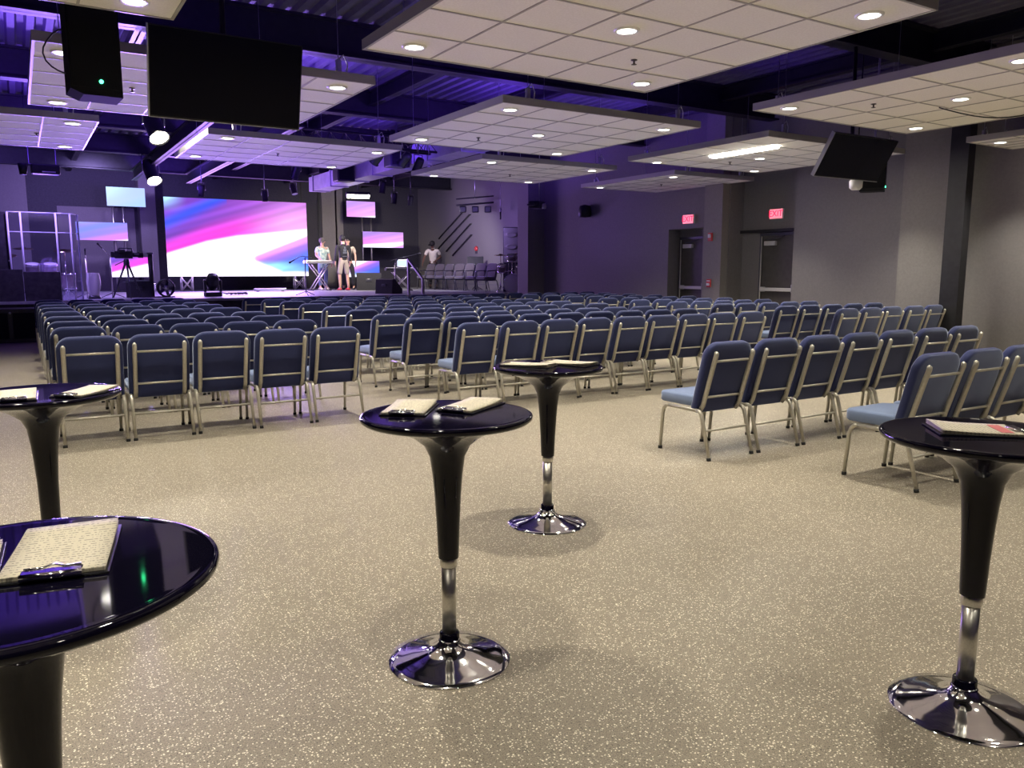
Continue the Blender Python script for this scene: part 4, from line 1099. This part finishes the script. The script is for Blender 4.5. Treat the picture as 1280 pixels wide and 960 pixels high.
# ------------------------------------------------------------------ chairs (local: rear feet at y=0, facing +Y)
CW = .228
def chair_parts(t, fab, tub, full=True):
    if fab == M['fab2']:
        for s in (-1, 1):
            b = B(); tube(b, [(s * .25, .50, .36), (s * .25, .50, .60), (s * .25, .46, .64), (s * .25, .14, .66), (s * .25, .10, .63)], .016, 6); obj('armrest', b, tub, t)
    sw = .47
    b = B(); cushion(b, rrect(sw, .385, .055, .02), .085, .022, .012, Matrix.Translation((0, .170, .425)))
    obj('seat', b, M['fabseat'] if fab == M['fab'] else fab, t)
    lean = math.atan2(.115, .46)
    T = Matrix.Translation((0, .181, .340)) @ Matrix.Rotation(PI / 2 + lean, 4, 'X')
    b = B(); cushion(b, rrect(.478, .550, .105, .045), .056, .016, .006, T)
    # local Z of the pad points backwards (-Y); bulge that side is the rear face
    obj('backrest', b, fab, t)
    def post(s):
        b = B(); tube(b, [(s * .192, .150, .345), (s * .192, .112, .40), (s * .192, .014, .735), (s * .192, -.002, .782), (s * .192, -.004, .800), (s * .192, .004, .810)], [.018, .018, .018, .018, .017, .010], 4 if not full else 8, rot=PI / 4); return b
    if full:
        for s in (-1, 1):
            obj('back_post', post(s), tub, t)
            b = B(); tube(b, [(s * CW, .44, .362), (s * CW, .14, .362)], .0145, 8); obj('side_rail', b, tub, t)
        for (yy, z) in ((.014, .738), (.094, .462)):
            b = B(); tube(b, [(-.192, yy, z), (.192, yy, z)], .0095, 8); obj('cross_bar', b, tub, t)
        b = B(); tube(b, [(-CW, .058, .215), (CW, .058, .215)], .0095, 8); obj('stretcher', b, tub, t)
    else:
        b = B()
        for s in (-1, 1):
            join(b, post(s)); tube(b, [(s * CW, .44, .362), (s * CW, .14, .362)], .0145, 5)
        tube(b, [(-.192, .014, .738), (.192, .014, .738)], .0095, 5); tube(b, [(-.192, .094, .462), (.192, .094, .462)], .0095, 5); tube(b, [(-CW, .058, .215), (CW, .058, .215)], .0095, 5)
        obj('back_frame', b, tub, t)
    nn = 8 if full else 5
    for s in (-1, 1):
        x = s * CW
        b = B(); tube(b, [(x, .525, .018), (x, .505, .29), (x, .492, .335), (x, .468, .357), (x, .44, .362)], [.0125, .0145, .0145, .0145, .0145], nn)
        l = obj('leg', b, tub, t)
        b = B(); tube(b, [(x, .526, 0), (x, .5255, .022)], .0165, nn)
        if full: obj('rubber_foot', b, M['rubber'], l)
        else: b.free()
        b = B(); tube(b, [(x, .0, .018), (x, .078, .29), (x, .092, .335), (x, .112, .357), (x, .14, .362)], [.0125, .0155, .0155, .0150, .0145], nn)
        l = obj('leg', b, tub, t)
        b = B(); tube(b, [(x, -.001, 0), (x, .004, .022)], .0165, nn)
        if full: obj('rubber_foot', b, M['rubber'], l)
        else: b.free()

protos = {}
def chair(x, y, rz, label, group, full=True, kind='blue'):
    key = (full, kind)
    if key not in protos:
        t = thing('stacking_chair', label, 'chair', (x, y, 0), rz, group)
        chair_parts(t, M['fab'] if kind == 'blue' else M['fab2'], M['tube'] if kind == 'blue' else M['dtube'], full)
        protos[key] = t
        return t
    return dup(protos[key], (x, y, 0), rz, label, group)
rnd = random.Random(3)
def jit(a): return (rnd.random() - .5) * a
# left block: five wide
for r, y in enumerate((7.12, 8.38, 9.38, 10.42, 11.72, 12.92, 14.02, 15.2, 16.35)):
    for k in range(5):
        chair(.45 + .512 * k, y + jit(.05), jit(.014), 'blue chair, %s from the left in the %s closest row of the left block' % (ORD[k], ORD[r]), 'blue chairs of the left block', r < 3)
# middle block: nine wide
for r, (y, x0) in enumerate(((6.98, 3.95), (8.05, 3.85), (8.92, 3.81), (10.12, 3.93), (11.22, 3.97), (12.44, 4.0), (13.62, 4.02), (14.68, 3.98), (15.75, 3.9))):
    for k in range(9):
        chair(x0 + .502 * k, y + jit(.04), jit(.014), 'blue chair, %s from the left in the %s closest row of the middle block' % (ORD[k], ORD[r]), 'blue chairs of the middle block', r < 3)
for k in range(3):
    chair(8.44 + .50 * k, 15.85 + jit(.04), jit(.01), 'blue chair in the far gap between middle and right blocks, %s from the left' % ORD[k], 'blue chairs between the blocks', False)
# right block: five wide
for r, (y, x0) in enumerate(((6.90, 9.80), (7.88, 9.76), (8.93, 9.52), (9.97, 9.55), (10.95, 9.55), (12.05, 9.7), (13.02, 9.62), (13.95, 9.7), (14.9, 9.75), (15.85, 9.95))):
    n_ = 5
    for k in range(n_):
        chair(x0 + .53 * k, y + jit(.04), jit(.014), 'blue chair, %s from the left in the %s closest row of the right block' % (ORD[k], ORD[r]), 'blue chairs of the right block', r < 2)
# the two rows nearest on the right
for k in range(7):
    chair(4.48 + .53 * k, 4.10 + jit(.02), jit(.01), 'blue chair, %s from the left in the seven-seat row behind the right bar table' % ORD[k], 'blue chairs of the seven-seat row', True)
for k in range(4):
    chair(4.99 + .53 * k, 2.80 + jit(.01), jit(.01), 'blue chair, %s from the left in the closest row, at the right picture edge' % ORD[k], 'blue chairs of the closest row', True)
# grey chairs on the stage
for k in range(7):
    t = chair(12.62, 25.75 - .72 * k, math.radians(99) + jit(.14), 'grey padded chair on the stage by the side wall, %s of seven from the left' % ORD[k], 'grey chairs on the stage', False, 'grey')
    t.location.z = STAGE

# ------------------------------------------------------------------ light
def spot(loc, energy, size, blend, col, target=None, radius=.07, name='downlight_beam'):
    l = bpy.data.lights.new(name, 'SPOT'); l.energy = energy; l.spot_size = size; l.spot_blend = blend; l.color = col; l.shadow_soft_size = radius
    o = bpy.data.objects.new(name, l); COL.objects.link(o); o.location = loc
    if target is not None: o.rotation_euler = (Vector(target) - Vector(loc)).to_track_quat('-Z', 'Y').to_euler()
    return o
def area(loc, target, sx, sy, energy, col, name):
    l = bpy.data.lights.new(name, 'AREA'); l.shape = 'RECTANGLE'; l.size = sx; l.size_y = sy; l.energy = energy; l.color = col
    o = bpy.data.objects.new(name, l); COL.objects.link(o); o.location = loc
    o.rotation_euler = (Vector(target) - Vector(loc)).to_track_quat('-Z', 'Y').to_euler()
    return o
WARM = (1, .93, .78)
for (x, y, z) in LIGHTS:
    far = y > 11
    spot((x, y, z), (112 if y < 2.5 else 205) if not far else 150, math.radians(96), .85, WARM)
area((9.43, 8.62, Z - .05), (9.43, 8.62, 0), .14, 1.25, 45, WARM, 'tube_lamp_light')
PUR = (.30, .16, 1.0)
area((6.26, 26.9, 2.45), (6.0, 10, 2.9), 4.4, 2.3, 420, (.50, .26, 1.0), 'video_wall_glow')
# unseen violet fill added above the hanging panels to tint the deck
for (x, y, e) in ((.5, 4.9, 14), (4.0, 4.9, 22), (1.6, 8.9, 32), (6.0, 9.0, 50), (-.3, 12.5, 90), (3.6, 12.6, 110), (7.8, 12.7, 80), (3.7, 16.6, 110), (6.9, 16.8, 60), (.6, 16.8, 90), (3.8, 20.4, 140), (3.9, 24.0, 140), (10.2, 9.0, 14), (10.6, 12.7, 30), (8.6, 4.9, 6), (11.0, 17.0, 40)):
    area((x, y, 3.45), (x, y + .3, 4.75), .8, .8, e * (.45 if y < 11 else .75), (.17, .06, 1.0), 'violet_deck_fill')
for (x, y, z, tx, ty, tz, e) in ((6.6, 18.5, 3.4, 7.9, 19.5, 4.0, 60), (6.8, 22.5, 3.4, 7.9, 22.5, 4.0, 60)):
    spot((x, y, z), e, math.radians(120), .9, (.30, .12, 1.0), (tx, ty, tz), .1, 'duct_fill')  # added violet spots that colour the duct, no fixture there
for (x, y, tx, ty, e) in ((2.8, 20.6, 3.2, 12.6, 3400), (5.5, 20.6, 5.2, 12.0, 600), (.6, 20.6, .0, 12.2, 1700), (8.0, 20.6, 8.2, 12.5, 500), (1.6, 20.6, 1.4, 9.0, 900), (11.5, 20.6, 11.6, 12.8, 250)):
    spot((x, y, 1.5), e, math.radians(42), .8, (.36, .20, 1.0), (tx, ty, 3.18), .2, 'violet_panel_fill')  # unseen violet light added to tint the panel undersides
# unseen fill lights added around the stage, plus beams of its lit lamps
for (x, y, z, tx, ty, tz, e) in ((2.0, 20.5, 3.5, 1.6, 10, .8, 420), (5.5, 20.5, 3.5, 5.0, 12, .8, 260)):
    spot((x, y, z), e, math.radians(44), .9, (.40, .28, 1.0), (tx, ty, tz), .15, 'violet_seat_fill')  # violet light added over the seats, without a lamp of its own
for (x, y, z, tx, ty, tz, e, c, a) in ((1.93, 13.2, 3.5, 1.9, 8, 0, 60, WARM, 110), (2.94, 21.7, 3.4, 2.6, 25, .7, 420, (.50, .36, 1), 120), (8.95, 23.2, 3.5, 9.3, 26.5, 1.6, 700, (1, .88, .74), 110),
        (10.9, 22.3, 3.1, 12.8, 25, 1.4, 300, (.92, .84, 1), 115), (6.0, 23.6, 3.6, 6.0, 23, .7, 420, (.58, .42, 1), 120), (.3, 21.5, 3.6, .4, 22.6, .8, 420, (.42, .30, 1), 110),
        (-1.5, 23, 3.9, 0, 29, 3.2, 330, (.30, .18, 1), 120), (2.0, 25, 4.0, 2.5, 29, 2.2, 420, (.50, .38, 1), 130), (11.4, 20.6, 2.9, 13.0, 23.4, 2.2, 130, (.42, .28, 1), 120), (.4, 19.4, 3.4, .6, 20.4, 1.6, 200, (.40, .26, 1), 110)):
    spot((x, y, z), e, math.radians(a), .8, c, (tx, ty, tz), .15, 'stage_lamp_and_fill')  # beams of the glaring lamps; the other spots are added fill
w = bpy.data.worlds.new('room_dark'); SC.world = w; w.use_nodes = True
w.node_tree.nodes['Background'].inputs[0].default_value = (.01, .008, .03, 1)

# ------------------------------------------------------------------ camera
cd = bpy.data.cameras.new('camera'); cam = bpy.data.objects.new('camera', cd); COL.objects.link(cam)
cd.sensor_fit = 'HORIZONTAL'; cd.sensor_width = 36; cd.lens = 989.2 / 1280 * 36; cd.clip_start = .05; cd.clip_end = 200
cam.location = (0, 0, 1.40)
cam.rotation_euler = (math.radians(90 - 8.172), 0, -math.radians(31.76))
SC.camera = cam
vs = SC.view_settings
vs.view_transform = 'Standard'; vs.look = 'None'; vs.gamma = 1; vs.use_curve_mapping = False; vs.exposure = 0.25
SC.cycles.use_denoising = True
SC.cycles.max_bounces = 8; SC.cycles.diffuse_bounces = 5; SC.cycles.transparent_max_bounces = 16
SC.cycles.sample_clamp_indirect = 6
